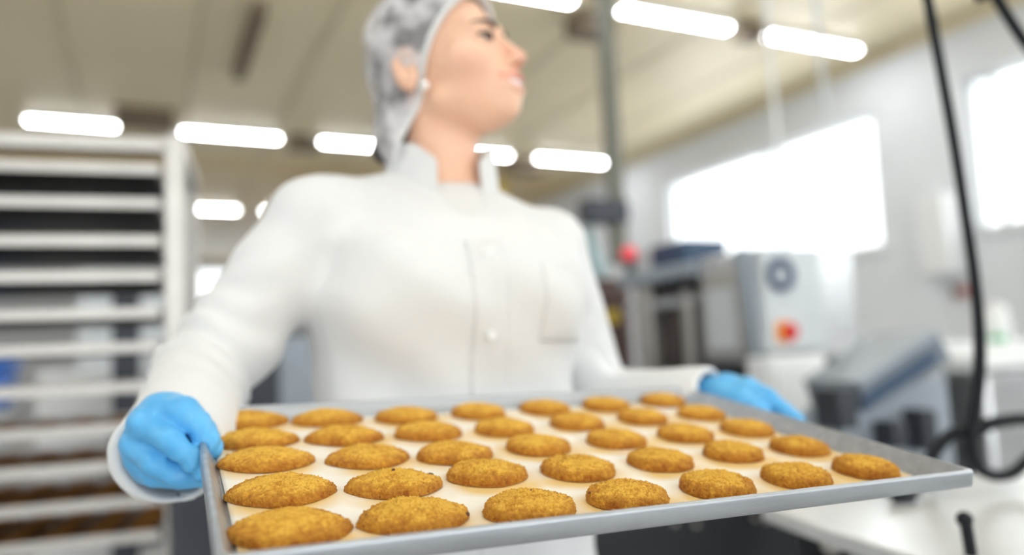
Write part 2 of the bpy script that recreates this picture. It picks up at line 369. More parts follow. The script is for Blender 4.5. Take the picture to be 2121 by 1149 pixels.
# panel joints and one boxed duct under the ceiling
tb = MB()
for i in range(15): tb.box((XL + i * 1.05, YF, ZC - 0.012), (XL + i * 1.05 + 0.03, YB, ZC))
tag(tb.build('trim_1', mat('joint_strip', (0.56, 0.50, 0.36), 0.5)), kind='structure')
tag(MB().box((XL, 11.3, ZC - 0.011), (XW - 0.06, YB, ZC - 0.001)).build('trim_3', mat('tan_ceiling_panel', (0.80, 0.62, 0.32), 0.4, noise_amt=0.1, nscale=0.8)), kind='structure')
tag(MB().box((XW - 0.06, YF, ZC - 0.10), (XW, YB, ZC)).build('trim_2', MT['ceiling']), kind='structure')
def window(n, y0, y1, z0, z1, bars, x=XW):
    root = bpy.data.objects.new('window_%d' % n, None); C.objects.link(root); root.location = (x, (y0 + y1) / 2, z0); tag(root, kind='structure')
    f = MB(); t = 0.05
    f.box((x + 0.08, y0, z0), (x + 0.16, y1, z0 + t)); f.box((x + 0.08, y0, z1 - t), (x + 0.16, y1, z1))
    for yb in [y0, y1 - t] + bars: f.box((x + 0.08, yb, z0), (x + 0.16, yb + t, z1))
    f.build('window_frame', MT['white'], root)
    MB().box((x + 0.115, y0, z0), (x + 0.12, y1, z1)).build('glass_pane', MT['glass'], root)
    MB().box((x - 0.04, y0 - 0.04, z0 - 0.04), (x + 0.08, y1 + 0.04, z0)).build('window_sill', MT['white'], root)
window(1, 5.55, 9.05, WZ0, WZ1, [7.15, 6.9]); window(2, 0.4, 4.55, WZ0, WZ1, [4.30, 2.2]); window(3, -4.6, -0.6, WZ0, WZ1, [-2.6])
def window_yz(n, x0, x1, z0, z1, bars, y):
    root = bpy.data.objects.new('window_%d' % n, None); C.objects.link(root); root.location = ((x0 + x1) / 2, y, z0); tag(root, kind='structure')
    f = MB(); t = 0.05
    f.box((x0, y - 0.04, z0), (x1, y + 0.04, z0 + t)); f.box((x0, y - 0.04, z1 - t), (x1, y + 0.04, z1))
    for xb in [x0, x1 - t] + bars: f.box((xb, y - 0.04, z0), (xb + t, y + 0.04, z1))
    f.build('window_frame', MT['white'], root)
    MB().box((x0, y - 0.004, z0), (x1, y, z1)).build('glass_pane', MT['glass'], root)
window_yz(4, -5.8, 4.8, 0.9, 3.5, [-3.2, -0.5, 2.1], YF - 0.15)  # unseen window band, added to let the front fill light in
window_yz(5, 0.9, 3.6, 2.6, 3.75, [2.2], YB + 0.15)

# =================================================================== CEILING TUBES
ROWS = [15.05, 10.02, 5.30, 0.58, -4.14]
side_names = {20.0: 'farthest row', 15.05: 'row behind the rack', 10.02: 'long row across the picture', 5.30: 'row at the top right'}
proto = None
for yr in ROWS:
    for k in range(9):
        x0 = 5.20 - 1.61 * k
        if x0 < XL + 0.2: continue
        inview = (yr == 10.02 and -1.5 < x0) or (yr == 5.30 and x0 > 1.5) or (yr == 15.05 and 0 < x0)
        words_ = {10.02: 'in the long middle row', 5.30: 'in the top right row', 15.05: 'in the far row'}.get(yr, '')
        lab = 'glowing white tube lamp on the beige ceiling'
        words_ = words_ or {20.0: 'of the farthest row', 0.58: 'above the person', -4.14: 'behind the photographer'}.get(yr)
        if inview:
            order = {-1: 'above', }
            idx = {10.02: {5.2: 'rightmost, beside the hanging pole', 3.575: 'just right of the neck', 1.95: 'against the hair net', 0.325: 'above the rack post', -1.3: 'leftmost, above the rack'},
                   5.30: {5.2: 'rightmost, above the long window', 3.575: 'right of the pole', 1.95: 'cut by the picture edge'},
                   15.05: {1.95: 'peeking out beside the shoulder', 0.325: 'left one beside the rack post'}}.get(yr, {})
            q = [v for kk, v in idx.items() if abs(kk - x0) < 0.09]
            lab = 'glowing tube lamp %s, %s' % (words_.split(',')[0], q[0]) if q else 'ceiling tube lamp %s, behind the person, %s from the right wall' % (words_.split(',')[0], ['first', 'second', 'third', 'fourth'][k])
        else: lab = 'ceiling tube lamp %s, %s from the right wall' % (words_.split(',')[0], ['first', 'second', 'third', 'fourth', 'fifth', 'sixth', 'seventh', 'eighth', 'ninth'][k])
        if proto is None:
            r = thing('ceiling_lamp', (x0 + 0.6, yr, ZC), lab, 'ceiling lamp', 'tube lamps in rows under the ceiling')
            MB().box((x0 - 0.03, yr - 0.055, ZC - 0.062), (x0 + 1.23, yr + 0.055, ZC)).build('lamp_housing', MT['lamp_body'], r)
            MB().box((x0 + 0.04, yr - 0.042, ZC - 0.074), (x0 + 1.16, yr + 0.042, ZC - 0.062)).build('lamp_diffuser', MT['lamp'], r)
            proto = r
        else:
            r = proto.copy(); C.objects.link(r); r.location = (x0 + 0.6, yr, ZC); r['label'] = lab
            for ch in list(proto.children):
                c = ch.copy(); C.objects.link(c); c.parent = r

jb = []
for (px, py, s, lab) in ((300, 232, 0.30, 'brown junction box on the ceiling between the two left lamps'), (630, 285, 0.2, 'brown junction box on the ceiling left of the hair net'),
                    (1225, 40, 0.2, 'brown junction box on the ceiling beside the hanging pole'), (1085, 335, 0.3, 'brown junction box on the ceiling right of the neck'),
                    (1548, 50, 0.12, 'small brown box between the two upper right lamps')):
    p = onz(px, py, ZC); 
    b = MB().box((p[0] - s, p[1] - s * 0.7, ZC - 0.16), (p[0] + s, p[1] + s * 0.7, ZC)).build('junction_box', MT['brown'], bevel=0.01, origin=(p[0], p[1], ZC))
    tag(b, lab, 'junction box', 'boxes on the ceiling')
pa, pb = onz(540, 0, ZC), onz(500, 125, ZC)
tag(MB().box((pa[0] - 0.05, pa[1], ZC - 0.10), (pa[0] + 0.05, pb[1] + 0.3, ZC)).build('cable_duct', MT['brown'], origin=(pa[0], pa[1], ZC)), 'dark duct running along the ceiling above the left lamps', 'duct')
# yellow post far behind the right shoulder
p = ony(1035, 380, 12.0)
yp = thing('steel_column', (p[0], 12.0, 0), 'yellow steel column far behind the left shoulder', 'column')
MB().box((p[0] - 0.09, 11.91, 0.02), (p[0] + 0.09, 12.09, ZC)).build('shaft', MT['yellow'], yp, bevel=0.01)
MB().box((p[0] - 0.16, 11.84, 0), (p[0] + 0.16, 12.16, 0.02)).build('base_plate', MT['dark_steel'], yp)

# =================================================================== TRAY FRAME (held, tilted toward the viewer)
O = np.array([0.083, 0.499, 1.018]); UI = np.array([0.9995, -0.0225, -0.022]); UI /= np.linalg.norm(UI)
UJ = np.array([0.001, 0.074, 0.011]); UJ -= UI * (UJ @ UI); UJ /= np.linalg.norm(UJ); UN = np.cross(UI, UJ)
SI, SJ = 0.080, 0.075
FLOORZ = -0.006      # tray floor under the cookie mid plane
TM = Matrix([[UI[i], UJ[i], UN[i], O[i]] for i in range(3)] + [[0, 0, 0, 1]])
def T(u, v, n=0.0): return O + UI * u + UJ * v + UN * n
X0, X1, Y0_, Y1_ = -0.60 * SI, 7.06 * SI - 0.031, -0.735 * SJ, 4.55 * SJ
def make_tray():
    r = bpy.data.objects.new('baking_tray', None); C.objects.link(r); r.matrix_basis = TM
    r.empty_display_size = 0.1
    tag(r, 'large aluminium baking tray lined with paper, held out by the person in white', 'baking tray')
    # rim profile, (outward distance from the floor edge, height above the floor)
    prof = [(-0.02, 0), (0.0, 0.0), (0.0018, 0.0006), (0.0030, 0.0022), (0.0085, 0.0135), (0.0090, 0.0144), (0.0096, 0.0152), (0.0106, 0.0157), (0.0118, 0.0158), (0.0129, 0.0154), (0.0136, 0.0146), (0.0139, 0.0136), (0.01395, 0.0130), (0.0141, 0.0034), (0.0134, 0.0022), (0.0112, 0.0022),
            (0.0108, 0.0040), (0.0085, 0.0085), (0.0045, -0.0002), (0.0030, -0.0022), (0.0, -0.0028), (-0.02, -0.0028)]
    W = 0.0139; x0, x1, y0, y1 = X0 + W, X1 - W, Y0_ + W, Y1_ - W; cr = 0.003; nc = 6
    V = []; F = []; ring = []
    for (cx_, cy_, a0, gx, gy) in ((x1 - cr, y1 - cr, 0, 1, 1), (x0 + cr, y1 - cr, 90, -1, 1), (x0 + cr, y0 + cr, 180, -1, -1), (x1 - cr, y0 + cr, 270, 1, -1)):
        for k in range(nc + 1):
            a = math.radians(a0 + 90 * k / nc); ring.append((cx_, cy_, math.cos(a), math.sin(a), gx, gy))
    n = len(ring); m_ = len(prof)
    for (d, z) in prof:
        for (cx_, cy_, ca, sa, gx, gy) in ring:
            q = max(-0.9 * cr, d); V.append((cx_ + gx * 0.8 * d + ca * (cr + 0.2 * q), cy_ + gy * 0.8 * d + sa * (cr + 0.2 * q), FLOORZ + z))
    for i in range(m_ - 1):
        for k in range(n): F.append((i * n + k, i * n + (k + 1) % n, (i + 1) * n + (k + 1) % n, (i + 1) * n + k))
    F.append(tuple(range(n))); F.append(tuple(range((m_ - 1) * n, m_ * n))[::-1])
    V = np.array(V)
    o = link_mesh('pan', V, F, MT['alu'], r, smooth='auto', origin='local')
    # thin paper liner
    return r
tray = make_tray()
cook_uv = {}
rows_px = [[(600,1092),(862,1067),(1103,1050),(1305,1027),(1493,1005),(1656,986),(1799,968)],
[(584,1015),(820,1002),(1015,980),(1205,970),(1375,953),(1527,937),(1664,925)],
[(550,950),(766,943),(946,937),(1119,921),(1281,909),(1424,897),(1552,886)],
[(527,908),(716,901),(890,893),(1049,885),(1198,873),(1335,863),(1457,855)],
[(513,869),(680,865),(845,860),(994,852),(1132,844),(1259,838),(1376,829)]]
def on_tray(px, py):
    r = ray(px, py); t = ((O - CAM) @ UN) / (r @ UN); q = CAM + r * t - O; return q @ UI, q @ UJ
for j in range(5):
    for i in range(7): cook_uv[(i, j)] = on_tray(*rows_px[j][i])
def make_paper():
    px0, px1, py0, py1 = X0 + 0.0140, X1 - 0.020, Y0_ + 0.0155, Y1_ - 0.017
    nx, ny = 150, 100; V = []; S = []; us = np.linspace(px0, px1, nx); vs = np.linspace(py0, py1, ny)
    cc = list(cook_uv.values())
    for j, v in enumerate(vs):
        for i, u in enumerate(us):
            h = 0.0006 + 0.0005 * (noise.noise(Vector((u * 14, v * 14, 0))) + 1)
            uu, vv = u, v
            if i == nx - 1: uu += 0.003 * noise.noise(Vector((v * 40, 3, 0)))
            V.append((uu, vv, FLOORZ + h))
            d = min(((u - c[0]) / 0.047) ** 2 + ((v - c[1] + 0.004) / 0.036) ** 2 for c in cc)
            S.append(max(0.0, 1.35 - d) * (0.9 + 1.0 * noise.noise(Vector((u * 30, v * 30, 5)))))
    F = [(j * nx + i, j * nx + i + 1, (j + 1) * nx + i + 1, (j + 1) * nx + i) for j in range(ny - 1) for i in range(nx - 1)]
    o = link_mesh('baking_paper', V, F, MT['paper'], None, origin='local', attrs={'stain': np.clip(S, 0, 1)})
    o.matrix_basis = TM
    md = o.modifiers.new('thickness', 'SOLIDIFY'); md.thickness = 0.0002
    tag(o, 'cream baking paper with greasy stains lining the aluminium tray', 'baking paper')
make_paper()

def cookie_mesh(name, a, b, mx, H, ang, seed, nr=44, ns=132, grain=1.0, bend=0.0, edge=0.5, tip=0.0):
    V = []; A = []; F = []; ca, sa = math.cos(ang), math.sin(ang); r_ = random.Random(seed); off = Vector((r_.random() * 50, r_.random() * 50, r_.random() * 50))
    prof = []
    for i in range(1, nr + 1):
        t = i / nr
        if t < 0.84: s = t / 0.84 * 0.90; prof.append((s, 1))
        else: q = (t - 0.84) / 0.16; prof.append((0.90 + 0.10 * math.sin(q * PI / 2), 1 - q))
    def height(s):
        return edge + (1 - edge) * (1 - (s / 0.97) ** 2.0) if s < 0.90 else None
    def outline(th):
        c, s_ = abs(math.cos(th)), abs(math.sin(th))
        return 1.0 / ((c / a) ** mx + (s_ / b) ** mx) ** (1 / mx)
    e0 = height(0.8999)
    pts = [(0, 0, 1.0, 0)]
    for (s, q) in prof:
        for k in range(ns):
            th = 2 * PI * k / ns; R_ = outline(th) * (1 + 0.035 * noise.noise(Vector((math.cos(th) * 1.3, math.sin(th) * 1.3, 0)) + off))
            rr = R_ * s; x, y = rr * math.cos(th), rr * math.sin(th)
            if s <= 0.90: h = height(s)
            else:
                u = (s - 0.90) / 0.10; h = e0 * (1 - u ** 2.6) if q > 0 else 0.0
                rad_in = 1.0
            pts.append((x, y, h, max(0, (s - 0.55) / 0.45)))
    for (x, y, h, e) in pts:
        z = h * H * (1 - tip * min(1.0, abs(x) / a) ** 2.5)
        y += bend * x * x
        X, Y = ca * x - sa * y, sa * x + ca * y
        p = Vector((X, Y, z)); q = p + off
        d = (noise.noise(q * 80) * 0.0011 + noise.noise(q * 240) * 0.00070 + (abs(noise.noise(q * 430)) - 0.2) * 0.0018 + (abs(noise.noise(q * 900)) - 0.2) * 0.0012) * grain
        nrm = Vector((X * 0.6 * e / max(a, 0.01) * 1.0, Y * 0.6 * e / max(b, 0.01), 1 if e < 0.95 else 0.5)).normalized()
        if z < 0.0006: d *= 0.3
        p = p + nrm * d
        if z < 0.0006: p.z = z
        V.append(p)
        A.append(0.06 + 0.42 * e ** 1.8 + 0.30 * (1 - h) * e + 260 * max(0, -d) - 160 * max(0, d))  # baked edge browning, plus shade painted into pits and highlights onto grain
    F += [(0, 1 + k, 1 + (k + 1) % ns) for k in range(ns)]
    for i in range(nr - 1):
        for k in range(ns): F.append((1 + i * ns + k, 1 + (i + 1) * ns + k, 1 + (i + 1) * ns + (k + 1) % ns, 1 + i * ns + (k + 1) % ns))
    F.append(tuple(1 + (nr - 1) * ns + k for k in range(ns))[::-1])
    return V, F, np.clip(A, 0, 1)
col_a = [0.0388, 0.0388, 0.0338, 0.0306, 0.0288, 0.0276, 0.0268]
col_b = [0.0300, 0.0295, 0.0285, 0.0275, 0.0268, 0.0262, 0.0262]
col_m = [1.60, 1.60, 1.75, 2.0, 2.15, 2.25, 2.25]
col_t = [-2, 0, 3, 0, -4, -8, -8]
col_tip = [0.30, 0.30, 0.18, 0.10, 0.05, 0.0, 0.0]
rown = ['front row', 'second row', 'middle row', 'fourth row', 'back row']
coln = ['leftmost', 'second from the left', 'third from the left', 'in the centre', 'third from the right', 'second from the right', 'rightmost']
extra = {(0, 0): 'large smooth pointed', (1, 0): 'crumbly pointed', (2, 0): 'coarse crumbly blunt', (1, 1): 'raisin tipped pointed', (0, 1): 'coarse crumbly pointed', (3, 0): 'coarse crumbly rounded',
         (6, 4): 'small dark-tipped', (6, 0): 'smooth rounded'}
for j in range(5):
    for i in range(7):
        u, v = cook_uv[(i, j)]; v += 0.0035 + (0.002 if j == 1 else 0); u += 0.001 if i == 0 else 0; fine = j <= 1
        rr = random.Random(i * 17 + j * 5)
        a = col_a[i] * (1 + rr.uniform(-0.02, 0.02)); b = col_b[i] * (1 + rr.uniform(-0.04, 0.04)); mx = col_m[i]
        if j >= 1 and i == 1: a = 0.0368
        if j >= 1 and i == 2: a = 0.0350 if j == 2 else 0.0335
        ang = math.radians(col_t[i] + rr.uniform(-4, 4))
        V, F, A = cookie_mesh('cookie', a, b, mx, (0.0122 if j == 0 else 0.0116) + rr.uniform(-0.0005, 0.0006), ang, i * 31 + j * 7 + 3, nr=72 if j == 0 else (54 if j == 1 else 30), ns=220 if j == 0 else (160 if j == 1 else 96),
                              grain=(0.8 if (i, j) in ((0, 0),) else 1.1) if j <= 1 else 0.8, tip=col_tip[i], edge=0.46 if i < 2 else 0.56)
        o = link_mesh('cookie', V, F, MT['cookie'], None, origin='local', attrs={'crust': A})
        o.matrix_basis = TM @ Matrix.Translation((u, v, FLOORZ + 0.0016))
        tag(o, ('%s cookie on the tray, %s in the %s' % (extra.get((i, j), 'golden oval'), coln[i], rown[j])),
            'cookie', 'golden cookies on the held tray')
        chips = {(1, 1): [(0.030, 0.006, 0.0032), (0.0, 0.002, 0.0015)], (1, 0): [(0.033, -0.008, 0.0022), (-0.031, 0.003, 0.0012)], (3, 0): [(-0.028, 0.006, 0.0014)], (6, 4): [(0.024, 0.004, 0.003)], (2, 0): [(0.028, -0.002, 0.0012), (0.004, 0.008, 0.001)]}.get((i, j), [])
        for (cx_, cy_, cr) in chips:
            V2 = np.array([tuple(q) for q in V]); dd = (V2[:, 0] - cx_) ** 2 + (V2[:, 1] - cy_) ** 2; k = dd[: len(V2) - 1].argmin(); c = V2[k] + [0, 0, cr * 0.2]
            mbc = MB().ball(c - [0, 0, cr * 0.45], (cr, cr * 0.8, cr * 0.7), 12, 8); ch = link_mesh('raisin', mbc.v, mbc.f, MT['raisin'], None, origin='local'); ch.parent = o

# =================================================================== THE PERSON
# head frame: origin between the ear canals
HC = np.array([0.365, 0.957, 1.4815]); yaw = math.radians(-48); pit = math.radians(16)
f0 = np.array([math.cos(yaw), math.sin(yaw), 0]); lft = np.array([-f0[1], f0[0], 0]); upz = np.array([0, 0, 1.])
HF = f0 * math.cos(pit) + upz * math.sin(pit); HU = upz * math.cos(pit) - f0 * math.sin(pit); HX = np.cross(HF, HU)   # HX = her right
HR = np.stack([HX, HF, HU], 1)
def hl(x, y, z): return HC + HR @ np.array([x, y, z])
def to_head(P): return (P - HC.astype(np.float32)) @ HR.astype(np.float32)
def head_sdf(Pw):
    P = to_head(Pw); Q = P.copy(); Q[:, 0] = np.abs(Q[:, 0])
    d = s_ell(P, (0, -0.002, 0.048), (0.073, 0.086, 0.084))
    d = smin(d, s_ell(P, (0, 0.040, -0.008), (0.060, 0.052, 0.072)), 0.02)
    d = smin(d, s_ell(P, (0, 0.034, -0.045), (0.049, 0.046, 0.036)), 0.02)
    d = smin(d, s_cap(Q, (0.047, 0.006, -0.042), (0.012, 0.062, -0.067), 0.015, 0.013), 0.016)
    d = smin(d, s_ell(Q, (0.0, 0.074, -0.069), (0.017, 0.014, 0.013)), 0.014)
    d = smin(d, s_ell(Q, (0.040, 0.058, -0.014), (0.024, 0.024, 0.020)), 0.016)
    d = smin(d, s_cap(Q, (0.0, 0.088, 0.034), (0.038, 0.074, 0.034), 0.009), 0.014)
    d = smin(d, s_ell(P, (0, 0.078, -0.044), (0.026, 0.020, 0.022)), 0.014)
    d = smax(d, -s_ell(Q, (0.031, 0.096, 0.015), (0.019, 0.012, 0.011)), 0.012)
    # eyelid ball with slit
    lid = smax(s_ell(Q, (0.031, 0.0745, 0.014), (0.0142, 0.0142, 0.0138)), -s_ell(Q, (0.0315, 0.089, 0.0135), (0.0125, 0.010, 0.0044)), 0.001)
    d = smin(d, lid, 0.004)
    # nose
    n = s_cap(P, (0, 0.088, 0.024), (0, 0.1075, -0.012), 0.0062, 0.0075)
    n = smin(n, s_ell(P, (0, 0.1085, -0.0150), (0.0085, 0.0085, 0.0075)), 0.006)
    n = smin(n, s_ell(Q, (0.0105, 0.0985, -0.0180), (0.0062, 0.0085, 0.0062)), 0.006)
    n = smax(n, -s_ell(Q, (0.0055, 0.103, -0.0245), (0.0035, 0.005, 0.004)), 0.003)
    d = smin(d, n, 0.009)
    # lips, smiling
    ul = smin(s_cap(Q, (0.0, 0.1005, -0.0385), (0.013, 0.096, -0.0385), 0.0042, 0.0038), s_cap(Q, (0.013, 0.096, -0.0385), (0.027, 0.083, -0.0365), 0.0038, 0.0018), 0.003)
    ll = smin(s_cap(Q, (0.0, 0.0965, -0.0565), (0.012, 0.0930, -0.0540), 0.0045, 0.0040), s_cap(Q, (0.012, 0.0930, -0.0540), (0.028, 0.082, -0.0375), 0.0042, 0.0018), 0.003)
    gap = s_ell(Q, (0.0, 0.098, -0.0470), (0.022, 0.015, 0.0062))
    d = smax(d, -gap, 0.002); d = smin(d, np.minimum(ul, ll), 0.003)
    # smile fold
    d = smax(d, -s_cap(Q, (0.018, 0.0975, -0.022), (0.033, 0.084, -0.042), 0.0022), 0.006)
    # ear
    e = s_ell(Q, (0.0750, -0.018, 0.004), (0.008, 0.017, 0.030))
    e = smax(e, -s_ell(Q, (0.083, -0.014, 0.006), (0.006, 0.010, 0.019)), 0.004)
    d = smin(d, e, 0.006)
    nb = to_head(np.array([hl(0, -0.018, -0.03)], np.float32))[0]
    # neck in room axes
    d = smin(d, s_cap(Pw, hl(0, -0.020, -0.025), (0.362, 0.985, 1.33), 0.050, 0.054), 0.02)
    d = smin(d, s_ell(Pw, (0.36, 0.985, 1.29), (0.14, 0.075, 0.065)), 0.03)
    return d
# skeleton points in room axes
RS = np.array([0.196, 0.975, 1.292]); LS = np.array([0.520, 0.985, 1.262])
RE = at(428, 772, 0.885); RWR = at(330, 900, 0.69)
LE = np.array([0.606, 1.010, 1.040]); LW = at(1474, 822, 1.0)
def torso(P, grow=0.0):
    zz = np.array([0.50, 0.80, 0.98, 1.08, 1.18, 1.26, 1.31, 1.34], np.float32)
    rx = np.array([0.235, 0.205, 0.178, 0.172, 0.186, 0.186, 0.135, 0.07], np.float32) + grow
    ry = np.array([0.150, 0.140, 0.125, 0.118, 0.128, 0.110, 0.08, 0.06], np.float32) + grow
    X = np.interp(P[:, 2], zz, rx).astype(np.float32); Y = np.interp(P[:, 2], zz, ry).astype(np.float32)
    yc = np.interp(P[:, 2], [0.5, 1.0, 1.2, 1.34], [0.985, 0.975, 0.972, 0.985]).astype(np.float32)
    x = np.abs((P[:, 0] - 0.360) / X); y = np.abs((P[:, 1] - yc) / Y); k = (x ** 2.4 + y ** 2.4) ** (1 / 2.4)
    d = (k - 1) * np.minimum(X, Y) * 0.9
    return np.maximum(d, np.maximum(0.50 - P[:, 2], P[:, 2] - 1.345))
CD = RWR + (RWR - RE) / np.linalg.norm(RWR - RE) * 0.012       # right cuff end
COFF = np.array([0.011, 0.004, -0.013])
LD = LW + (LW - LE) / np.linalg.norm(LW - LE) * 0.0
rdir = (RWR - RE) / np.linalg.norm(RWR - RE); ldir = (LW - LE) / np.linalg.norm(LW - LE)
def coat_sdf(P):
    d = torso(P)
    d = smin(d, s_cap(P, (0.235, 0.980, 1.303), (0.35, 0.985, 1.312), 0.045), 0.04); d = smin(d, s_cap(P, (0.35, 0.985, 1.312), (0.49, 0.985, 1.272), 0.045), 0.04)
    d = smin(d, s_ell(P, (0.285, 0.885, 1.195), (0.07, 0.045, 0.06)), 0.05); d = smin(d, s_ell(P, (0.43, 0.885, 1.195), (0.07, 0.045, 0.06)), 0.05)
    # sleeves
    ra = smin(s_cap(P, RS, RE, 0.060, 0.052), s_cap(P, RE, CD + COFF, 0.052, 0.0465), 0.02)
    la = smin(s_cap(P, LS, LE, 0.060, 0.047), s_cap(P, LE, LD, 0.046, 0.039), 0.025)
    # creases across the elbows
    for (E_, dr, arm) in ((RE, rdir, 0), (LE, ldir, 1)):
        q = P - E_.astype(np.float32); r2 = (q ** 2).sum(-1)
        wv = 0.0045 * np.sin((q @ np.array([0.3, 0.5, 0.9], np.float32)) * 150 + 3 * np.sin(q[:, 0] * 40)) * np.exp(-r2 / 0.010)
        if arm == 0: ra = ra + wv
        else: la = la + wv
    # cut sleeve ends, hollow them
    tR = (P - CD.astype(np.float32)) @ rdir.astype(np.float32); tL = (P - LD.astype(np.float32)) @ ldir.astype(np.float32)
    ra = smax(ra, tR - 0.002, 0.004); la = smax(la, tL - 0.002, 0.004)
    ra = smax(ra, -s_cap(P, CD + COFF - rdir * 0.03, CD + COFF + rdir * 0.06, 0.0405), 0.003)
    la = smax(la, -s_cap(P, LD - ldir * 0.04, LD + ldir * 0.05, 0.030), 0.003)
    d = smin(d, ra, 0.018); d = smin(d, la, 0.018)
    # vertical folds on the front and neck opening
    fx = 0.0022 * np.sin(P[:, 0] * 75 + 6 * P[:, 2]) * np.clip((1.22 - P[:, 2]) / 0.15, 0, 1) + 0.002 * np.sin((P[:, 0] * 0.8 + P[:, 2]) * 60)
    d = d + fx
    d = smax(d, -s_ell(P, (0.365, 0.975, 1.375), (0.066, 0.066, 0.075)), 0.006)
    d = smax(d, -s_ell(P, (0.365, 0.895, 1.335), (0.030, 0.05, 0.040)), 0.006)
    return d
person_parts = []
def join_meshes(lst):
    V = []; F = []; n = 0
    for v, f in lst: V.append(v); F += (np.asarray(f) + n).tolist(); n += len(v)
    return np.vstack(V), F

# ---- hands as distance fields: chains of (point, radius)
def chain(P, pts, k=0.003):
    d = None
    for (a, ra), (b, rb) in zip(pts[:-1], pts[1:]):
        c = s_cap(P, a, b, ra, rb); d = c if d is None else smin(d, c, k)
    return d
# right hand (left in the picture)
Rw = RWR - rdir * 0.05
def rhand(P):
    pal = [at(300, 880, 0.655), at(285, 918, 0.662), at(290, 950, 0.668), at(305, 972, 0.675)]       # knuckles index..little
    d = s_cap(P, Rw, at(335, 885, 0.68), 0.027, 0.028)
    for i, kn in enumerate(pal): d = smin(d, s_cap(P, at(345, 878 + 10 * i, 0.685), kn, 0.0205, 0.0125), 0.012)
    d = smin(d, s_cap(P, at(352, 860, 0.675), at(378, 862, 0.663), 0.018, 0.0155), 0.014)            # ball of the thumb
    idx = chain(P, [(pal[0], 0.0125), (at(352, 912, 0.637), 0.0108), (at(393, 948, 0.628), 0.0094), (at(420, 984, 0.624), 0.0068)])
    thm = chain(P, [(at(378, 856, 0.665), 0.0150), (at(412, 882, 0.655), 0.0120), (at(432, 918, 0.647), 0.0098), (at(436, 932, 0.645), 0.0088)])
    mid = chain(P, [(pal[1], 0.0125), (at(325, 958, 0.645), 0.0118), (at(372, 984, 0.640), 0.0100), (at(425, 992, 0.645), 0.0080)])
    rng_ = chain(P, [(pal[2], 0.012), (at(322, 985, 0.662), 0.0105), (at(375, 990, 0.662), 0.0090), (at(430, 985, 0.668), 0.0078)])
    lit = chain(P, [(pal[3], 0.0105), (at(330, 985, 0.678), 0.0092), (at(380, 985, 0.684), 0.0080), (at(425, 978, 0.69), 0.0070)])
    d = smin(smin(d, idx, 0.0055), thm, 0.0055)
    for g in (mid, rng_, lit): d = smin(d, g, 0.004)
    # glove creases across the joints
    q = P @ np.array([0.55, 0.35, -0.75], np.float32)
    near = np.exp(-np.minimum(idx, thm).clip(0) / 0.004)
    fo = P @ np.array([0.75, -0.15, 0.6], np.float32)
    return d + 0.0013 * np.sin(q * 620 + 5 * fo * 40) * near * (0.5 + 0.5 * np.sin(q * 130)) + 0.0007 * np.sin(P[:, 0] * 160 + P[:, 2] * 210) + 0.0009 * (np.abs(np.sin(fo * 190 + 3 * np.sin(q * 60))) - 0.5) * np.clip((at(300, 930, 0.66)[2] - P[:, 2]) / 0.02 + 0.6, 0, 1)
def lhand(P):
    Lw = LW - ldir * 0.06
    kn = [at(1548, 805, 0.965), at(1552, 811, 0.985), at(1553, 818, 1.005), at(1548, 825, 1.022)]
    d = s_cap(P, Lw, at(1500, 815, 0.995), 0.023, 0.0245)
    for i, p_ in enumerate(kn): d = smin(d, s_cap(P, at(1505, 812 + 3 * i, 0.99), p_, 0.018, 0.0135), 0.012)
    idx = chain(P, [(kn[0], 0.0135), (at(1590, 822, 0.945), 0.0110), (at(1625, 848, 0.935), 0.0095), (at(1655, 868, 0.928), 0.0072)])
    mid = chain(P, [(kn[1], 0.013), (at(1592, 838, 0.975), 0.0105), (at(1600, 868, 0.965), 0.009), (at(1575, 878, 0.955), 0.008)])
    rg = chain(P, [(kn[2], 0.012), (at(1590, 845, 0.998), 0.010), (at(1592, 870, 0.985), 0.0088), (at(1568, 876, 0.975), 0.0078)])
    lt = chain(P, [(kn[3], 0.011), (at(1580, 848, 1.018), 0.009), (at(1580, 868, 1.005), 0.0078), (at(1560, 872, 0.995), 0.007)])
    th = chain(P, [(at(1508, 822, 0.975), 0.0155), (at(1540, 834, 0.950), 0.013), (at(1565, 845, 0.937), 0.0105), (at(1582, 853, 0.930), 0.009)])
    d = smin(d, idx, 0.005); d = smin(d, th, 0.006)
    for g in (mid, rg, lt): d = smin(d, g, 0.004)
    return d + 0.0007 * np.sin(P[:, 0] * 150 + P[:, 2] * 190)
def bounds(pts, pad): P = np.array(pts); return P.min(0) - pad, P.max(0) + pad

ROOTP = (0.36, 0.975, 0.0)
hv, hf = nets(head_sdf, (0.19, 0.80, 1.30), (0.56, 1.12, 1.66), 0.0024)
# the part of the body under the clothes, coarse
def under(P):
    d = torso(P, -0.022)
    for a, b, r1, r2 in ((RS, RE, 0.040, 0.034), (RE, Rw, 0.030, 0.022), (LS, LE, 0.040, 0.034), (LE, LW - ldir * 0.05, 0.028, 0.020)): d = smin(d, s_cap(P, a, b, r1, r2), 0.02)
    for s_ in (-1, 1):
        hip = (0.36 + s_ * 0.09, 0.98, 0.80); kn = (0.36 + s_ * 0.10, 0.965, 0.46); an = (0.36 + s_ * 0.105, 0.985, 0.09)
        d = smin(d, s_cap(P, hip, kn, 0.078, 0.052), 0.03); d = smin(d, s_cap(P, kn, an, 0.050, 0.034), 0.02)
        d = smin(d, s_cap(P, an, (0.36 + s_ * 0.12, 0.87, 0.035), 0.032, 0.026), 0.02)
    return d
uv_, uf_ = nets(under, (-0.06, 0.68, 0.0), (0.74, 1.16, 1.37), 0.012)
blo, bhi = bounds([Rw, RWR - rdir * 0.05, at(300, 880, 0.655), at(305, 972, 0.675), at(419, 982, 0.62), at(438, 925, 0.645), at(430, 985, 0.67), at(248, 930, 0.66)], 0.04)
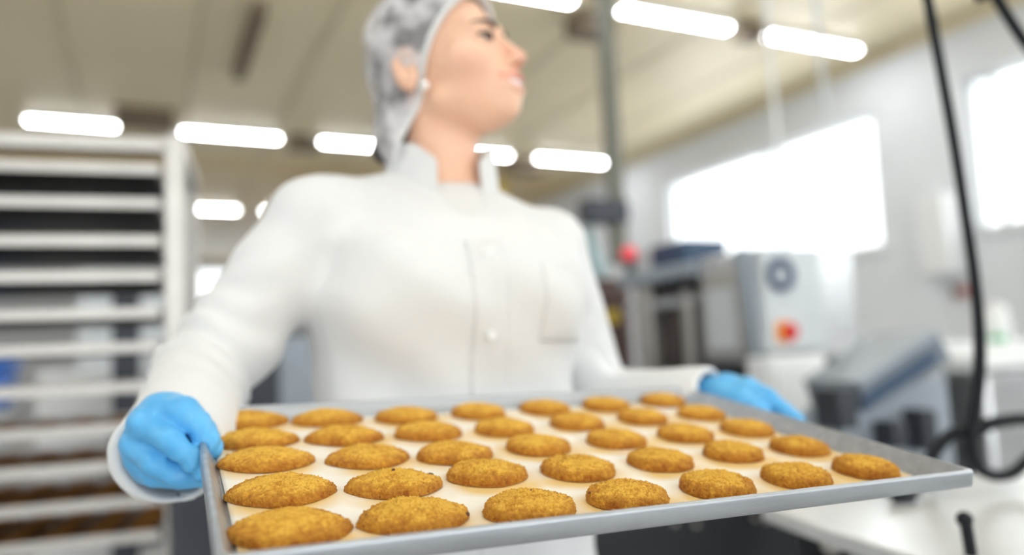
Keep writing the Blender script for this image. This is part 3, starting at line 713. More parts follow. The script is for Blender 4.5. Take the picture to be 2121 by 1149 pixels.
llo, lhi = bounds([LW, LW - ldir * 0.06, at(1655, 868, 0.93), at(1548, 797, 0.965), at(1580, 868, 1.02)], 0.045)
gv, gf = nets(rhand, blo, bhi, 0.0018); lv, lf = nets(lhand, llo, lhi, 0.0026)
rv2, rf2 = nets(lambda P: rhand(P) + 0.0022, blo, bhi, 0.004); lv2, lf2 = nets(lambda P: lhand(P) + 0.0022, llo, lhi, 0.004)
V, F = join_meshes([(hv, hf), (uv_, uf_), (rv2, rf2), (lv2, lf2)])
Pl = to_head(V.astype(np.float32)); Ql = Pl.copy(); Ql[:, 0] = np.abs(Ql[:, 0])
ul = np.minimum(s_cap(Ql, (0.0, 0.1005, -0.0385), (0.013, 0.096, -0.0385), 0.0042, 0.0038), s_cap(Ql, (0.013, 0.096, -0.0385), (0.027, 0.083, -0.0365), 0.0038, 0.0018))
ll = np.minimum(s_cap(Ql, (0.0, 0.0985, -0.0535), (0.012, 0.0945, -0.0515), 0.0048, 0.0042), s_cap(Ql, (0.012, 0.0945, -0.0515), (0.027, 0.083, -0.0380), 0.0042, 0.0018))
lip = np.clip(1 - np.minimum(ul, ll) / 0.0012, 0, 1)
blush = 0.16 * np.exp(-((Ql - np.array([0.045, 0.062, -0.018])) ** 2).sum(1) / 0.0005)
nosey = 0.22 * np.exp(-((Ql - np.array([0.0, 0.113, -0.013])) ** 2).sum(1) / 0.00018)
person = link_mesh('person', V, F, MT['skin'], None, origin=ROOTP, attrs={'lip': np.clip(lip * 0.6 + blush + nosey, 0, 1)})
tag(person, 'person in white coat, hair net and blue gloves holding the tray, looking right', 'person')

cv, cf = nets(coat_sdf, (-0.10, 0.62, 0.48), (0.76, 1.16, 1.40), 0.0045)
coat = link_mesh('coat', cv, cf, MT['coat'], person)
# stand-up collar: a tapering band round the neck, open at the front
def collar():
    V = []; F = []; n = 48; hh = [0, 0.012, 0.024, 0.034, 0.040]
    c0 = np.array([0.364, 0.982])
    for i in range(n + 1):
        a = math.radians(-90 + 24 + (360 - 48) * i / n)
        for k, h in enumerate(hh):
            fr = abs(i / n - 0.5) * 2      # 1 at the front ends
            rx = 0.076 - 0.16 * h; ry = 0.075 - 0.14 * h
            top = 1.0 - 0.25 * max(0, fr - 0.85) / 0.15
            zb = 1.322 + 0.016 * (math.sin(a) * 0.5 + 0.5) - 0.010 * fr ** 3
            V.append((c0[0] + rx * math.cos(a), c0[1] + ry * math.sin(a), zb + h * top * 1.8))
    m_ = len(hh)
    for i in range(n):
        for k in range(m_ - 1): F.append((i * m_ + k, (i + 1) * m_ + k, (i + 1) * m_ + k + 1, i * m_ + k + 1))
    o = link_mesh('collar', V, F, MT['coat'], coat)
    md = o.modifiers.new('t', 'SOLIDIFY'); md.thickness = 0.006; md.offset = 0
    s = o.modifiers.new('s', 'SUBSURF'); s.levels = 1; s.render_levels = 2
collar()
# placket, buttons, breast pocket follow the front surface
def front_y(x, z):
    P = np.stack([np.full(120, x), np.linspace(0.80, 1.0, 120), np.full(120, z)], 1).astype(np.float32); d = coat_sdf(P)
    k = np.argmax(d < 0); return P[k, 1]
def patch(name, x0, x1, z0, z1, off, nx=4, nz=26, parent=coat, material=MT['coat']):
    V = []; F = []
    for j in range(nz + 1):
        for i in range(nx + 1):
            x = x0 + (x1 - x0) * i / nx; z = z0 + (z1 - z0) * j / nz; V.append((x, front_y(x, z) - off, z))
    for j in range(nz):
        for i in range(nx): F.append((j * (nx + 1) + i, j * (nx + 1) + i + 1, (j + 1) * (nx + 1) + i + 1, (j + 1) * (nx + 1) + i))
    o = link_mesh(name, V, F, material, parent); md = o.modifiers.new('t', 'SOLIDIFY'); md.thickness = 0.0010; md.offset = 0
    return o
pk = patch('placket', 0.345, 0.390, 0.55, 1.255, 0.0016, 8, 60)
patch('breast_pocket', 0.435, 0.520, 1.13, 1.225, 0.0014, 14, 16)
for z in (1.24, 1.14, 1.04, 0.94, 0.84):
    y = front_y(0.367, z); MB().cyl((0.367, y - 0.002, z), (0.367, y - 0.0050, z), 0.0060, n=20).build('button', MT['white'], pk)
# round neck of the shirt under the coat
def shirt(P):
    d = smin(s_ell(P, (0.364, 0.985, 1.31), (0.078, 0.078, 0.052)), s_ell(P, (0.36, 0.975, 1.27), (0.12, 0.09, 0.06)), 0.02)
    return smax(d, -s_cap(P, (0.362, 0.972, 1.36), (0.362, 0.972, 1.45), 0.052), 0.004)
v_, f_ = nets(shirt, (0.22, 0.86, 1.2), (0.50, 1.09, 1.38), 0.004)
link_mesh('shirt', v_, f_, MT['shirt'], person)
# gloves
g1 = link_mesh('glove', gv, gf, MT['glove'], person); g2 = link_mesh('glove', lv, lf, MT['glove'], person)
# hair, hair net
def cap_plane(Pl):     # >0 in front of the elastic edge; edge runs from the hairline past the front of the ear to the nape
    return None
EA = np.array([0.0, 0.092, 0.095]); EB = np.array([0.0, -0.070, -0.085])     # hairline top / nape in (y, z)
def edge_side(P):
    e = EB[1:] - EA[1:]; nrm = np.array([-e[1], e[0]]); nrm = nrm / np.linalg.norm(nrm)      # points forward
    bow = 0.0
    return (P[:, 1] - EA[1]) * nrm[0] + (P[:, 2] - EA[2]) * nrm[1] + bow
def bulk(P, g):
    d = s_ell(P, (0, -0.004, 0.052), (0.080 + g, 0.090 + g, 0.090 + g))
    d = smin(d, s_ell(P, (0, -0.064, -0.050), (0.060 + g, 0.042 + g, 0.082 + g)), 0.03)
    return d
def hair_sdf(Pw):
    P = to_head(Pw); d = bulk(P, -0.004)
    d = d + 0.0035 * np.sin(P[:, 0] * 190 + P[:, 2] * 60 + 4 * np.sin(P[:, 1] * 60)) * 0.6
    d = smax(d, edge_side(P) + 0.004, 0.004)
    # leave the ear free
    Q = P.copy(); Q[:, 0] = np.abs(Q[:, 0]); d = smax(d, -s_ell(Q, (0.090, -0.018, 0.000), (0.030, 0.026, 0.034)), 0.008)
    d = smin(d, s_ell(Pw, at(803, 312, 1.045), (0.022, 0.020, 0.020)), 0.01)       # knot at the nape
    return d
def net_sdf(Pw):
    P = to_head(Pw); puff = 0.003 * np.sin(P[:, 2] * 70 + P[:, 0] * 50) * np.sin(P[:, 1] * 60 + 1)
    d = bulk(P, 0.008) + puff; return d
v_, f_ = nets(hair_sdf, (0.16, 0.80, 1.30), (0.52, 1.15, 1.68), 0.004)
hair = link_mesh('hair', v_, f_, MT['hair'], person)
v_, f_ = nets(net_sdf, (0.14, 0.78, 1.28), (0.54, 1.17, 1.70), 0.005)
es = edge_side(to_head(v_.astype(np.float32))); keep = [f for f in f_ if es[f].max() < 0.004]
used = sorted({i for f in keep for i in f}); mp_ = {a: b for b, a in enumerate(used)}
net = link_mesh('hair_net', v_[used], [[mp_[i] for i in f] for f in keep], MT['net'], person)
# elastic edge of the net: walk round the bulk in the edge plane
def elastic():
    e = EB[1:] - EA[1:]; L_ = np.linalg.norm(e); e = e / L_; pts = []
    cy, cz = EA[1:] + e * 0.115
    for k in range(72):
        a = 2 * PI * k / 72; dr = np.array([math.cos(a), e[0] * math.sin(a), e[1] * math.sin(a)]); lo_, hi_ = 0.0, 0.2
        ts = np.linspace(0.02, 0.20, 200).astype(np.float32); Pp = np.array([0, cy, cz], np.float32) + ts[:, None] * dr.astype(np.float32)
        d = bulk(Pp, 0.006); t = ts[np.argmax(d > 0)] if (d > 0).any() else 0.1
        pts.append(hl(*(np.array([0, cy, cz]) + dr * t)))
    pts.append(pts[0]); return pts
MB().tube(elastic(), 0.0042, 10, caps=False).build('elastic_band', MT['coat'], net)
# earring, eyes, brows, lashes, teeth
MB().ball(hl(0.079, 0.003, -0.030), 0.0062).build('pearl_earring', MT['pearl'], person)
MB().ball(hl(-0.079, 0.003, -0.030), 0.0062).build('pearl_earring', MT['pearl'], person)
for s_ in (1, -1):
    ey = MB().ball(hl(s_ * 0.031, 0.0745, 0.0140), 0.0128).build('eye', MT['eye'], person)
    MB().ball(hl(s_ * 0.0330, 0.0825, 0.0138), (0.0064, 0.0064, 0.0064)).build('iris', MT['iris'], ey)
    MB().tube(smooth_path([hl(s_ * 0.014, 0.095, 0.0315), hl(s_ * 0.028, 0.0915, 0.0375), hl(s_ * 0.048, 0.076, 0.0345)], 6), [0.0032] * 6 + [0.0024] * 6 + [0.0012], 8).build('eyebrow', MT['brow'], person)
    MB().tube(smooth_path([hl(s_ * 0.0195, 0.0865, 0.0160), hl(s_ * 0.031, 0.0895, 0.0190), hl(s_ * 0.0455, 0.0800, 0.0165)], 6), 0.0028, 8).build('eyelashes', MT['brow'], person)
tp = [hl(x, 0.0935 - 22 * x * x, -0.0455) for x in np.linspace(-0.019, 0.019, 13)]
MB().tube(tp, 0.0055, 10).build('teeth', MT['teeth'], person)
# trousers and clogs
def trous(P):
    d = None
    for s_ in (-1, 1):
        hip = (0.36 + s_ * 0.088, 0.98, 0.84); kn = (0.36 + s_ * 0.10, 0.967, 0.46); an = (0.36 + s_ * 0.105, 0.985, 0.10)
        c = smin(s_cap(P, hip, kn, 0.096, 0.070), s_cap(P, kn, an, 0.070, 0.060), 0.03); d = c if d is None else smin(d, c, 0.02)
    return np.maximum(d, 0.10 - P[:, 2])
v_, f_ = nets(trous, (0.12, 0.84, 0.06), (0.60, 1.12, 0.95), 0.01); link_mesh('trousers', v_, f_, MT['trousers'], person)
for s_ in (-1, 1):
    cx_ = 0.36 + s_ * 0.115
    v_, f_ = nets(lambda P: np.maximum(smin(s_ell(P, (cx_, 0.93, 0.045), (0.048, 0.115, 0.045)), s_ell(P, (cx_ - s_ * 0.006, 0.98, 0.07), (0.045, 0.06, 0.055)), 0.03), -P[:, 2]), (cx_ - 0.08, 0.78, -0.02), (cx_ + 0.08, 1.08, 0.15), 0.008)
    link_mesh('clog', v_, f_, MT['shoe'], person)

# =================================================================== RACK TROLLEY on the left
RA = math.radians(-7.3)
rp = ony(362, 700, 1.99); RX, RY = rp[0] + 0.022, rp[1]
rack_lab = 'light steel rack trolley full of trays, at the left edge'
rack = thing('rack_trolley', (RX, RY, 0), rack_lab, 'rack trolley', None, RA)
RM = Matrix.Translation((RX, RY, 0)) @ Matrix.Rotation(RA, 4, 'Z')          # local: x to the right, y away from the viewer
RWID, RDEP = 0.66, 0.46; RTOP = ony(300, 272, RY)[2]
for (x, y) in ((-0.045, 0), (-RWID, 0), (-0.045, RDEP - 0.04), (-RWID, RDEP - 0.04)):
    MB(RM).box((x, y, 0.13), (x + 0.045, y + 0.04, RTOP)).build('post', MT['steel_light'], rack, bevel=0.004)
for z in (RTOP - 0.045, 0.13):
    for y in (0, RDEP - 0.04): MB(RM).box((-RWID + 0.045, y, z), (-0.045, y + 0.04, z + 0.035)).build('cross_rail', MT['steel_light'], rack, bevel=0.004)
for x in (-0.045, -RWID): MB(RM).box((x, 0.04, RTOP - 0.045), (x + 0.045, RDEP - 0.04, RTOP)).build('side_rail', MT['steel_light'], rack, bevel=0.004)
shelf_px = [338, 412, 494, 570, 650, 724, 811, 898, 978, 1058, 1136]
shelf_z = []
for py in shelf_px:
    q = np.array(rp); r = ray(0, py)
    # intersect with the rack front plane
    nrm = np.array([math.sin(-RA), math.cos(RA), 0]); t = (np.array([RX, RY, 0]) - CAM) @ nrm / (r @ nrm); shelf_z.append((CAM + r * t)[2])
shelf_z += [shelf_z[-1] - 0.1, shelf_z[-1] - 0.2, shelf_z[-1] - 0.3]
for z in shelf_z:
    MB(RM).box((-0.062, 0.04, z - 0.022), (-0.045, RDEP - 0.04, z - 0.018)).box((-0.049, 0.04, z - 0.022), (-0.045, RDEP - 0.04, z - 0.004)) \
        .box((-RWID + 0.045, 0.04, z - 0.022), (-RWID + 0.062, RDEP - 0.04, z - 0.018)).box((-RWID + 0.045, 0.04, z - 0.022), (-RWID + 0.049, RDEP - 0.04, z - 0.004)).build('runner', MT['steel_light'], rack)
for (x, y) in ((-0.03, 0.02), (-RWID + 0.03, 0.02), (-0.03, RDEP - 0.02), (-RWID + 0.03, RDEP - 0.02)):
    c = MB(RM).box((x - 0.015, y - 0.02, 0.10), (x + 0.015, y + 0.02, 0.13)).box((x - 0.018, y - 0.02, 0.045), (x - 0.013, y + 0.02, 0.10)).box((x + 0.013, y - 0.02, 0.045), (x + 0.018, y + 0.02, 0.10)).build('caster', MT['steel'], rack)
    MB(RM).cyl((x - 0.012, y, 0.05), (x + 0.012, y, 0.05), 0.05, n=28).build('wheel', MT['black'], c)
ordn = ['topmost', 'second from the top', 'third from the top', 'fourth from the top', 'fifth from the top', 'sixth from the top', 'seventh from the top', 'eighth from the top', 'ninth from the top', 'tenth from the top', 'eleventh from the top', 'below the picture', 'below the picture', 'below the picture']
def rack_tray(z, lab):
    o = thing('sheet_pan', tuple(np.array(RM @ Vector((-RWID / 2, 0, z - 0.018)))), lab, 'sheet pan', 'sheet pans in the rack trolley', RA)
    x0, x1, y0, y1 = -RWID + 0.058, -0.056, 0.0, RDEP - 0.05
    b = MB(RM); zb = z - 0.0165
    b.box((x0, y0, zb), (x1, y1, zb + 0.0015)); b.build('pan', MT['black_metal'], o)
    r = MB(RM); t = 0.0025; h = 0.024
    r.box((x0, y0 - 0.004, zb), (x1, y0, zb + h)); r.box((x0, y1, zb), (x1, y1 + 0.004, zb + h))
    r.box((x0 - 0.003, y0 - 0.004, zb), (x0, y1 + 0.004, zb + h)); r.box((x1, y0 - 0.004, zb), (x1 + 0.003, y1 + 0.004, zb + h))
    r.build('rim', MT['steel_light'], o, bevel=0.0012)
    return o
pan0 = None
for k, z in enumerate(shelf_z[:11]):
    lab = 'sheet pan with a light rim in the left rack trolley, %s' % ordn[k]
    if pan0 is None: pan0 = rack_tray(z, lab); z00 = z
    else:
        r = pan0.copy(); C.objects.link(r); r.location = pan0.location + Vector((0, 0, z - z00)); r['label'] = lab
        for ch in list(pan0.children): c = ch.copy(); C.objects.link(c); c.parent = r
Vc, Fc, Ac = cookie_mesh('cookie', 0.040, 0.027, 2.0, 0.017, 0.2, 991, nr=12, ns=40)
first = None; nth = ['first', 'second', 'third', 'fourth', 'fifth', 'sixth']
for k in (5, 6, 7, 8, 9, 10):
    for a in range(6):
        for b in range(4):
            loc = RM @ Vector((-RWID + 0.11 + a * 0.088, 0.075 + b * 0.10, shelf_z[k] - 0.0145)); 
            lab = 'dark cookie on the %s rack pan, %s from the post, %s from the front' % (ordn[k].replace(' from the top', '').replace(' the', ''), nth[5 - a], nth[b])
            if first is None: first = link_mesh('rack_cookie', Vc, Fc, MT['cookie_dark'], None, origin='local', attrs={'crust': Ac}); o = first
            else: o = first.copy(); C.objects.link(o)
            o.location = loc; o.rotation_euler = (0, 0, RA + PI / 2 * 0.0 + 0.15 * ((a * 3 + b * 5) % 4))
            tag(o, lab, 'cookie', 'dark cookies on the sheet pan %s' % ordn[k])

# =================================================================== THINGS BEHIND THE RACK AND THE PERSON
def cabinet(name, cat, lab, x0, x1, y, dep, z1, material, doors=1, handle=MT['dark_steel'], group=None, z0=0.0):
    r = thing(name, ((x0 + x1) / 2, y + dep / 2, z0), lab, cat, group)
    MB().box((x0, y + 0.02, z0 + 0.06), (x1, y + dep, z1)).build('body', material, r, bevel=0.01)
    MB().box((x0 + 0.03, y + 0.05, z0), (x1 - 0.03, y + dep - 0.03, z0 + 0.06)).build('plinth', MT['dark_steel'], r)
    wd = (x1 - x0) / doors
    for i in range(doors):
        d = MB().box((x0 + i * wd + 0.01, y, z0 + 0.08), (x0 + (i + 1) * wd - 0.01, y + 0.02, z1 - 0.03)).build('door', material, r, bevel=0.004)
        MB().box((x0 + (i + 1) * wd - 0.06, y - 0.02, (z0 + z1) / 2 - 0.08), (x0 + (i + 1) * wd - 0.04, y, (z0 + z1) / 2 + 0.08)).build('handle', handle, d)
    return r
a = ony(75, 770, 4.55); b = ony(242, 770, 4.55)
cabinet('white_cabinet', 'cabinet', 'white cabinet seen through the lower shelves of the rack', a[0], b[0], 4.55, 0.5, 1.12, MT['white'], 1)
a = ony(160, 600, 5.6); b = ony(380, 600, 5.6)
cabinet('grey_cabinet', 'cabinet', 'tall light grey cabinet seen through the middle shelves of the rack', a[0], b[0], 5.6, 0.6, 1.75, MT['lt_grey'], 2)
a = ony(232, 580, 4.0); b = ony(290, 700, 4.0)
cabinet('dark_machine', 'machine', 'narrow dark machine seen between shelves near the rack post', a[0], b[0], 4.0, 0.4, 1.48, MT['dark_steel'], 1)
a = ony(-60, 760, 3.4); b = ony(4, 850, 3.4); zq = ony(0, 850, 3.4)[2]; zr = ony(0, 745, 3.4)[2]
bb = thing('blue_bin', ((a[0] + b[0]) / 2, 3.6, 0), 'blue plastic bin on a grey stand behind the rack at the left edge', 'bin')
MB().prism([(a[0] + 0.01, 3.4, zq), (b[0] - 0.01, 3.4, zq), (b[0], 3.4, zr - 0.03), (a[0], 3.4, zr - 0.03)], (0, 0.4, 0)).build('body', MT['blue'], bb, bevel=0.015)
MB().box((a[0] + 0.02, 3.42, 0), (b[0] - 0.02, 3.78, zq)).build('stand', MT['lt_grey'], bb)
MB().box((a[0] - 0.015, 3.385, zr - 0.03), (b[0] + 0.015, 3.815, zr)).build('lid', MT['blue'], bb, bevel=0.01)
# dark tall machine behind the arm
a = ony(480, 690, 3.7); b = ony(650, 690, 3.7); zt = a[2]
mx_ = thing('dough_mixer', ((a[0] + b[0]) / 2, 4.0, 0), 'dark grey machine between the right arm and the white coat', 'machine')
MB().box((a[0], 3.7, 0.05), (b[0], 4.3, zt)).build('body', MT['dark_steel'], mx_, bevel=0.03)
xm = (a[0] * 0.45 + b[0] * 0.55)
MB().box((xm, 3.67, 0.2), (xm + 0.16, 3.7, zt - 0.02)).build('front_panel', MT['grey_paint'], mx_, bevel=0.01)
MB().box((a[0] + 0.04, 3.75, 0), (b[0] - 0.04, 4.25, 0.05)).build('base', MT['black'], mx_)
a = ony(354, 1000, 1.62); b = ony(470, 1000, 1.62); zt = ony(400, 975, 1.62)[2]
st = thing('grey_bin', ((a[0] + b[0]) / 2, 1.76, 0), 'dark blue-grey bin standing beside the rack, behind the glove and tray edge', 'bin')
MB().prism([(a[0] + 0.015, 1.62, 0), (b[0] - 0.015, 1.62, 0), (b[0], 1.62, zt - 0.03), (a[0], 1.62, zt - 0.03)], (0, 0.26, 0)).build('body', MT['dark_steel'], st, bevel=0.01)
MB().box((a[0] - 0.008, 1.61, zt - 0.03), (b[0] + 0.008, 1.89, zt)).build('rim', MT['dark_steel'], st, bevel=0.006)

# =================================================================== PACKING MACHINE, right of the person
MX = 1.83; FY = 2.015
pm = thing('packing_machine', (2.0, 2.4, 0), 'stainless packing machine with a glazed side behind the outstretched arm', 'machine')
def zx(px, py, X): return onx(px, py, X)
# frame A: dark chamber with light posts (side facing the viewer is x = MX)
ya, yb = zx(1300, 650, MX)[1], zx(1448, 650, MX)[1]
z_top = zx(1448, 540, MX)[2]
MB().box((MX + 0.04, yb, 0.80), (MX + 0.50, ya, z_top - 0.02)).build('chamber', MT['umber'], pm, bevel=0.01)
MB().box((MX + 0.0, yb - 0.0, 0.25), (MX + 0.55, ya, 0.80)).build('base_cabinet', MT['steel'], pm, bevel=0.01)
for (px0, px1, m_) in ((1326, 1352, MT['steel_light']), (1418, 1434, MT['steel_light'])):
    y0, y1 = zx(px1, 650, MX)[1], zx(px0, 650, MX)[1]
    MB().box((MX - 0.012, y0, 0.82), (MX + 0.04, y1, z_top - 0.06)).build('upright', m_, pm, bevel=0.006)
# hood
MB().box((MX - 0.03, yb - 0.01, z_top - 0.055), (MX + 0.52, ya + 0.02, z_top)).build('hood', MT['grey_paint'], pm, bevel=0.008)
y0, y1 = zx(1447, 600, MX)[1], zx(1385, 600, MX)[1]; z0, z1 = zx(1420, 597, MX)[2], zx(1420, 575, MX)[2]
MB().box((MX - 0.05, y0, z0), (MX - 0.012, y1, z1)).build('clamp', MT['black'], pm, bevel=0.006)
for py in (628,):
    z = zx(1400, py, MX)[2]; MB().box((MX - 0.01, yb, z - 0.01), (MX + 0.04, ya, z + 0.02)).build('rail', MT['steel'], pm)
z0 = zx(1400, 770, MX)[2]
MB().box((MX - 0.012, yb, z0 - 0.04), (MX + 0.04, ya, z0)).build('rail', MT['steel'], pm)
for (x, y) in ((MX + 0.05, ya - 0.05), (MX + 0.5, ya - 0.05), (MX + 0.05, FY + 0.06), (MX + 0.5, FY + 0.06)): MB().cyl((x, y, 0), (x, y, 0.25), 0.025, n=16).build('foot', MT['steel'], pm)
# red-brown product window inside the chamber
y0, y1 = zx(1412, 700, MX)[1], zx(1360, 700, MX)[1]
# cabinet B with framed steel door
y0, y1 = FY, zx(1450, 640, MX)[1]; zt2 = zx(1550, 515, MX)[2]; zb2 = zx(1550, 752, MX)[2]
MB().box((MX, y0, zb2), (MX + 0.48, y1, zt2)).build('cabinet_box', MT['steel'], pm, bevel=0.01)
yd0, yd1 = y0 + 0.035, y1 - 0.025
fr = MB().box((MX - 0.014, yd0, zb2 + 0.02), (MX, yd1, zt2 - 0.06)).build('door', MT['steel_light'], pm, bevel=0.006)
MB().box((MX - 0.018, yd0 + 0.03, zb2 + 0.05), (MX - 0.014, yd1 - 0.03, zt2 - 0.12)).build('door_panel', MT['lt_grey'], fr, bevel=0.003)
MB().box((MX + 0.02, y0, 0.25), (MX + 0.48, y1, zb2 - 0.18)).build('lower_cabinet', MT['dark_steel'], pm)
MB().box((MX + 0.01, y0 + 0.01, zb2 - 0.18), (MX + 0.46, y1, zb2)).build('opening', MT['black'], pm)  # solid black block; the opening's shade is put into its colour
# slanted corner post
MB().hexa([(MX - 0.01, FY - 0.02, zb2 - 0.02), (MX + 0.03, FY - 0.02, zb2 - 0.02), (MX + 0.03, FY + 0.02, zb2 - 0.02), (MX - 0.01, FY + 0.02, zb2 - 0.02),
           (MX - 0.05, FY - 0.02, zt2), (MX - 0.01, FY - 0.02, zt2), (MX - 0.01, FY + 0.02, zt2), (MX - 0.05, FY + 0.02, zt2)]).build('corner_post', MT['grey_paint'], pm, bevel=0.004)
# control box: front faces the viewer
CY_ = FY - 0.06
p0, p1 = ony(1575, 520, CY_), ony(1700, 520, CY_); zb3 = ony(1640, 728, CY_)[2]; zt3 = ony(1620, 512, CY_)[2]
cb_ = MB().box((p0[0], CY_, zb3), (p1[0], CY_ + 0.06, zt3)).build('control_box', MT['lt_grey'], pm, bevel=0.01)
g = ony(1617, 568, CY_ - 0.004)
MB().torus((g[0], CY_ - 0.006, g[2]), 0.044, 0.014, (0, 1, 0)).build('gauge_ring', MT['navy'], cb_)
MB().cyl((g[0], CY_ - 0.004, g[2]), (g[0], CY_, g[2]), 0.034, n=32).build('gauge_face', MT['lt_grey'], cb_)
g = ony(1628, 687, CY_ - 0.01)
sw = MB().box((g[0] - 0.034, CY_ - 0.008, g[2] - 0.034), (g[0] + 0.034, CY_, g[2] + 0.034)).build('switch_plate', MT['orange'], cb_, bevel=0.004)
MB().cyl((g[0] + 0.012, CY_ - 0.008, g[2]), (g[0] + 0.012, CY_ - 0.03, g[2]), 0.031, 0.026, n=28).build('switch_knob', MT['red'], sw, bevel=0.003)
# navy motor, warning lamp on top of the hood
y0, y1 = zx(1418, 520, MX + 0.1)[1], zx(1345, 520, MX + 0.1)[1]; zz = zx(1380, 502, MX + 0.1)[2]
mo = thing('navy_control_unit', (MX + 0.2, (y0 + y1) / 2, z_top), 'navy blue box sitting on the hood of the packing machine', 'control unit')
MB().box((MX + 0.1, y0, z_top), (MX + 0.32, y1, zz)).build('housing', MT['navy'], mo, bevel=0.01)
MB().box((MX + 0.1, y1, z_top), (MX + 0.28, y1 + 0.13, zz - 0.01)).build('gearbox', MT['steel'], mo, bevel=0.01)
g = zx(1303, 526, MX + 0.02)
wl = thing('warning_lamp', (g[0], g[1], g[2] - 0.07), 'round red lamp left of the navy box', 'lamp')
MB().cyl((g[0], g[1], z_top - 0.02), (g[0], g[1], g[2] - 0.015), 0.02, n=20).build('stem', MT['black'], wl)
MB().ball(g, 0.033).build('lens', MT['pinkred'], wl)
# white cabinet below the control box
p0, p1 = ony(1590, 740, CY_ - 0.10), ony(1712, 740, CY_ - 0.10)
wc = thing('white_cabinet', ((p0[0] + p1[0]) / 2, CY_, 0), 'white cabinet under the control box with the red switch', 'cabinet')
MB().box((p0[0], CY_ - 0.10, 0.08), (p1[0], CY_ - 0.0, p0[2])).build('body', MT['white'], wc, bevel=0.01)
MB().box((p0[0] + 0.015, CY_ - 0.112, 0.12), (p1[0] - 0.015, CY_ - 0.10, p0[2] - 0.03)).build('door', MT['white'], wc, bevel=0.004)
MB().box((p0[0] + 0.02, CY_ - 0.08, 0), (p1[0] - 0.02, CY_ + 0.03, 0.08)).build('plinth', MT['dark_steel'], wc)
# brown boxes and machine left of it (behind the sleeve)
p0, p1 = ony(1225, 620, 3.1), ony(1300, 620, 3.1)
bm = thing('oven_unit', ((p0[0] + p1[0]) / 2, 3.3, 0), 'dark brown metal unit just right of the sleeve', 'machine')
MB().box((p0[0] - 0.1, 3.1, 0.1), (p1[0] + 0.02, 3.6, ony(1260, 575, 3.1)[2])).build('body', mat('dark_brown_metal', (0.14, 0.09, 0.08), 0.4, 0.4, noise_amt=0.3), bm, bevel=0.02)
MB().box((p0[0] - 0.06, 3.15, 0), (p1[0] - 0.02, 3.55, 0.1)).build('base', MT['black'], bm)
g = ony(1272, 655, 3.08); MB().box((g[0] - 0.035, 3.08, g[2] - 0.03), (g[0] + 0.025, 3.1, g[2] + 0.03)).build('warning_plate', MT['yellow'], bm)
# teal-white hopper on it
g0 = ony(1240, 575, 3.2); g1 = ony(1232, 460, 3.2)
hp = thing('plastic_bag', (g0[0], 3.3, g0[2]), 'pale teal plastic bag standing on the dark brown unit', 'bag')
MB().tube([(g0[0], 3.25, g0[2]), (g0[0], 3.25, g0[2] + 0.05), (g0[0] - 0.01, 3.25, g0[2] + 0.12), (g0[0] - 0.03, 3.25, g1[2] - 0.03)], [0.055, 0.07, 0.055, 0.03], 20).build('bag_body', MT['teal'], hp)
MB().ball((g1[0] - 0.0, 3.25, g1[2]), 0.03).build('bag_knot', MT['white'], hp)  # white ball added to stand in for a bright highlight
# hanging pole
pt = at(1266, 250, 3.7); 
po = thing('hanging_pole', (pt[0], pt[1], ZC), 'grey pole hanging from the ceiling behind the shoulder', 'pole')
MB().box((pt[0] - 0.034, pt[1] - 0.034, 1.50), (pt[0] + 0.034, pt[1] + 0.034, ZC - 0.02)).build('shaft', mat('pole_grey', (0.17, 0.17, 0.14), 0.4, 0.3), po, bevel=0.008)
MB().box((pt[0] - 0.14, pt[1] - 0.14, ZC - 0.06), (pt[0] + 0.14, pt[1] + 0.14, ZC)).build('ceiling_plate', MT['brown'], po, bevel=0.01)
g = at(1270, 438, 3.65); MB().box((g[0] - 0.16, g[1] - 0.05, g[2] - 0.06), (g[0] + 0.06, g[1] + 0.06, g[2] + 0.05)).build('clamp_box', MT['dark_steel'], po, bevel=0.01)

# =================================================================== RIGHT SIDE
# two thin pale rods hanging from the ceiling, over the long window
for (px, dep, lab) in ((1598, 4.4, 'thin pale rod hanging from the ceiling, left one over the window'), (1702, 4.2, 'thin grey rod hanging from the ceiling, right one over the window')):
    g = at(px, 150, dep)
    tag(MB().cyl((g[0], g[1], 1.45 if px < 1650 else 2.3), (g[0], g[1], ZC), 0.014, n=16).build('ceiling_rod', MT['white'] if px < 1650 else MT['lt_grey'], origin=(g[0], g[1], ZC)), lab, 'rod', 'rods hanging over the window')
# wall-mounted white box
g = onx(1965, 480, XW); wb_ = thing('wall_box', (XW - 0.1, g[1], g[2]), 'white box on the right wall beside the black hose', 'wall box')
y0, y1 = onx(1992, 480, XW)[1], onx(1930, 480, XW)[1]; z0, z1 = onx(1965, 570, XW)[2], onx(1965, 405, XW)[2]
MB().box((XW - 0.22, y0, z0), (XW, y1, z1)).build('housing', MT['white'], wb_, bevel=0.02)
MB().box((XW - 0.20, y0 + 0.03, z0 - 0.03), (XW - 0.02, y1 - 0.03, z0)).build('outlet_grille', MT['lt_grey'], wb_)
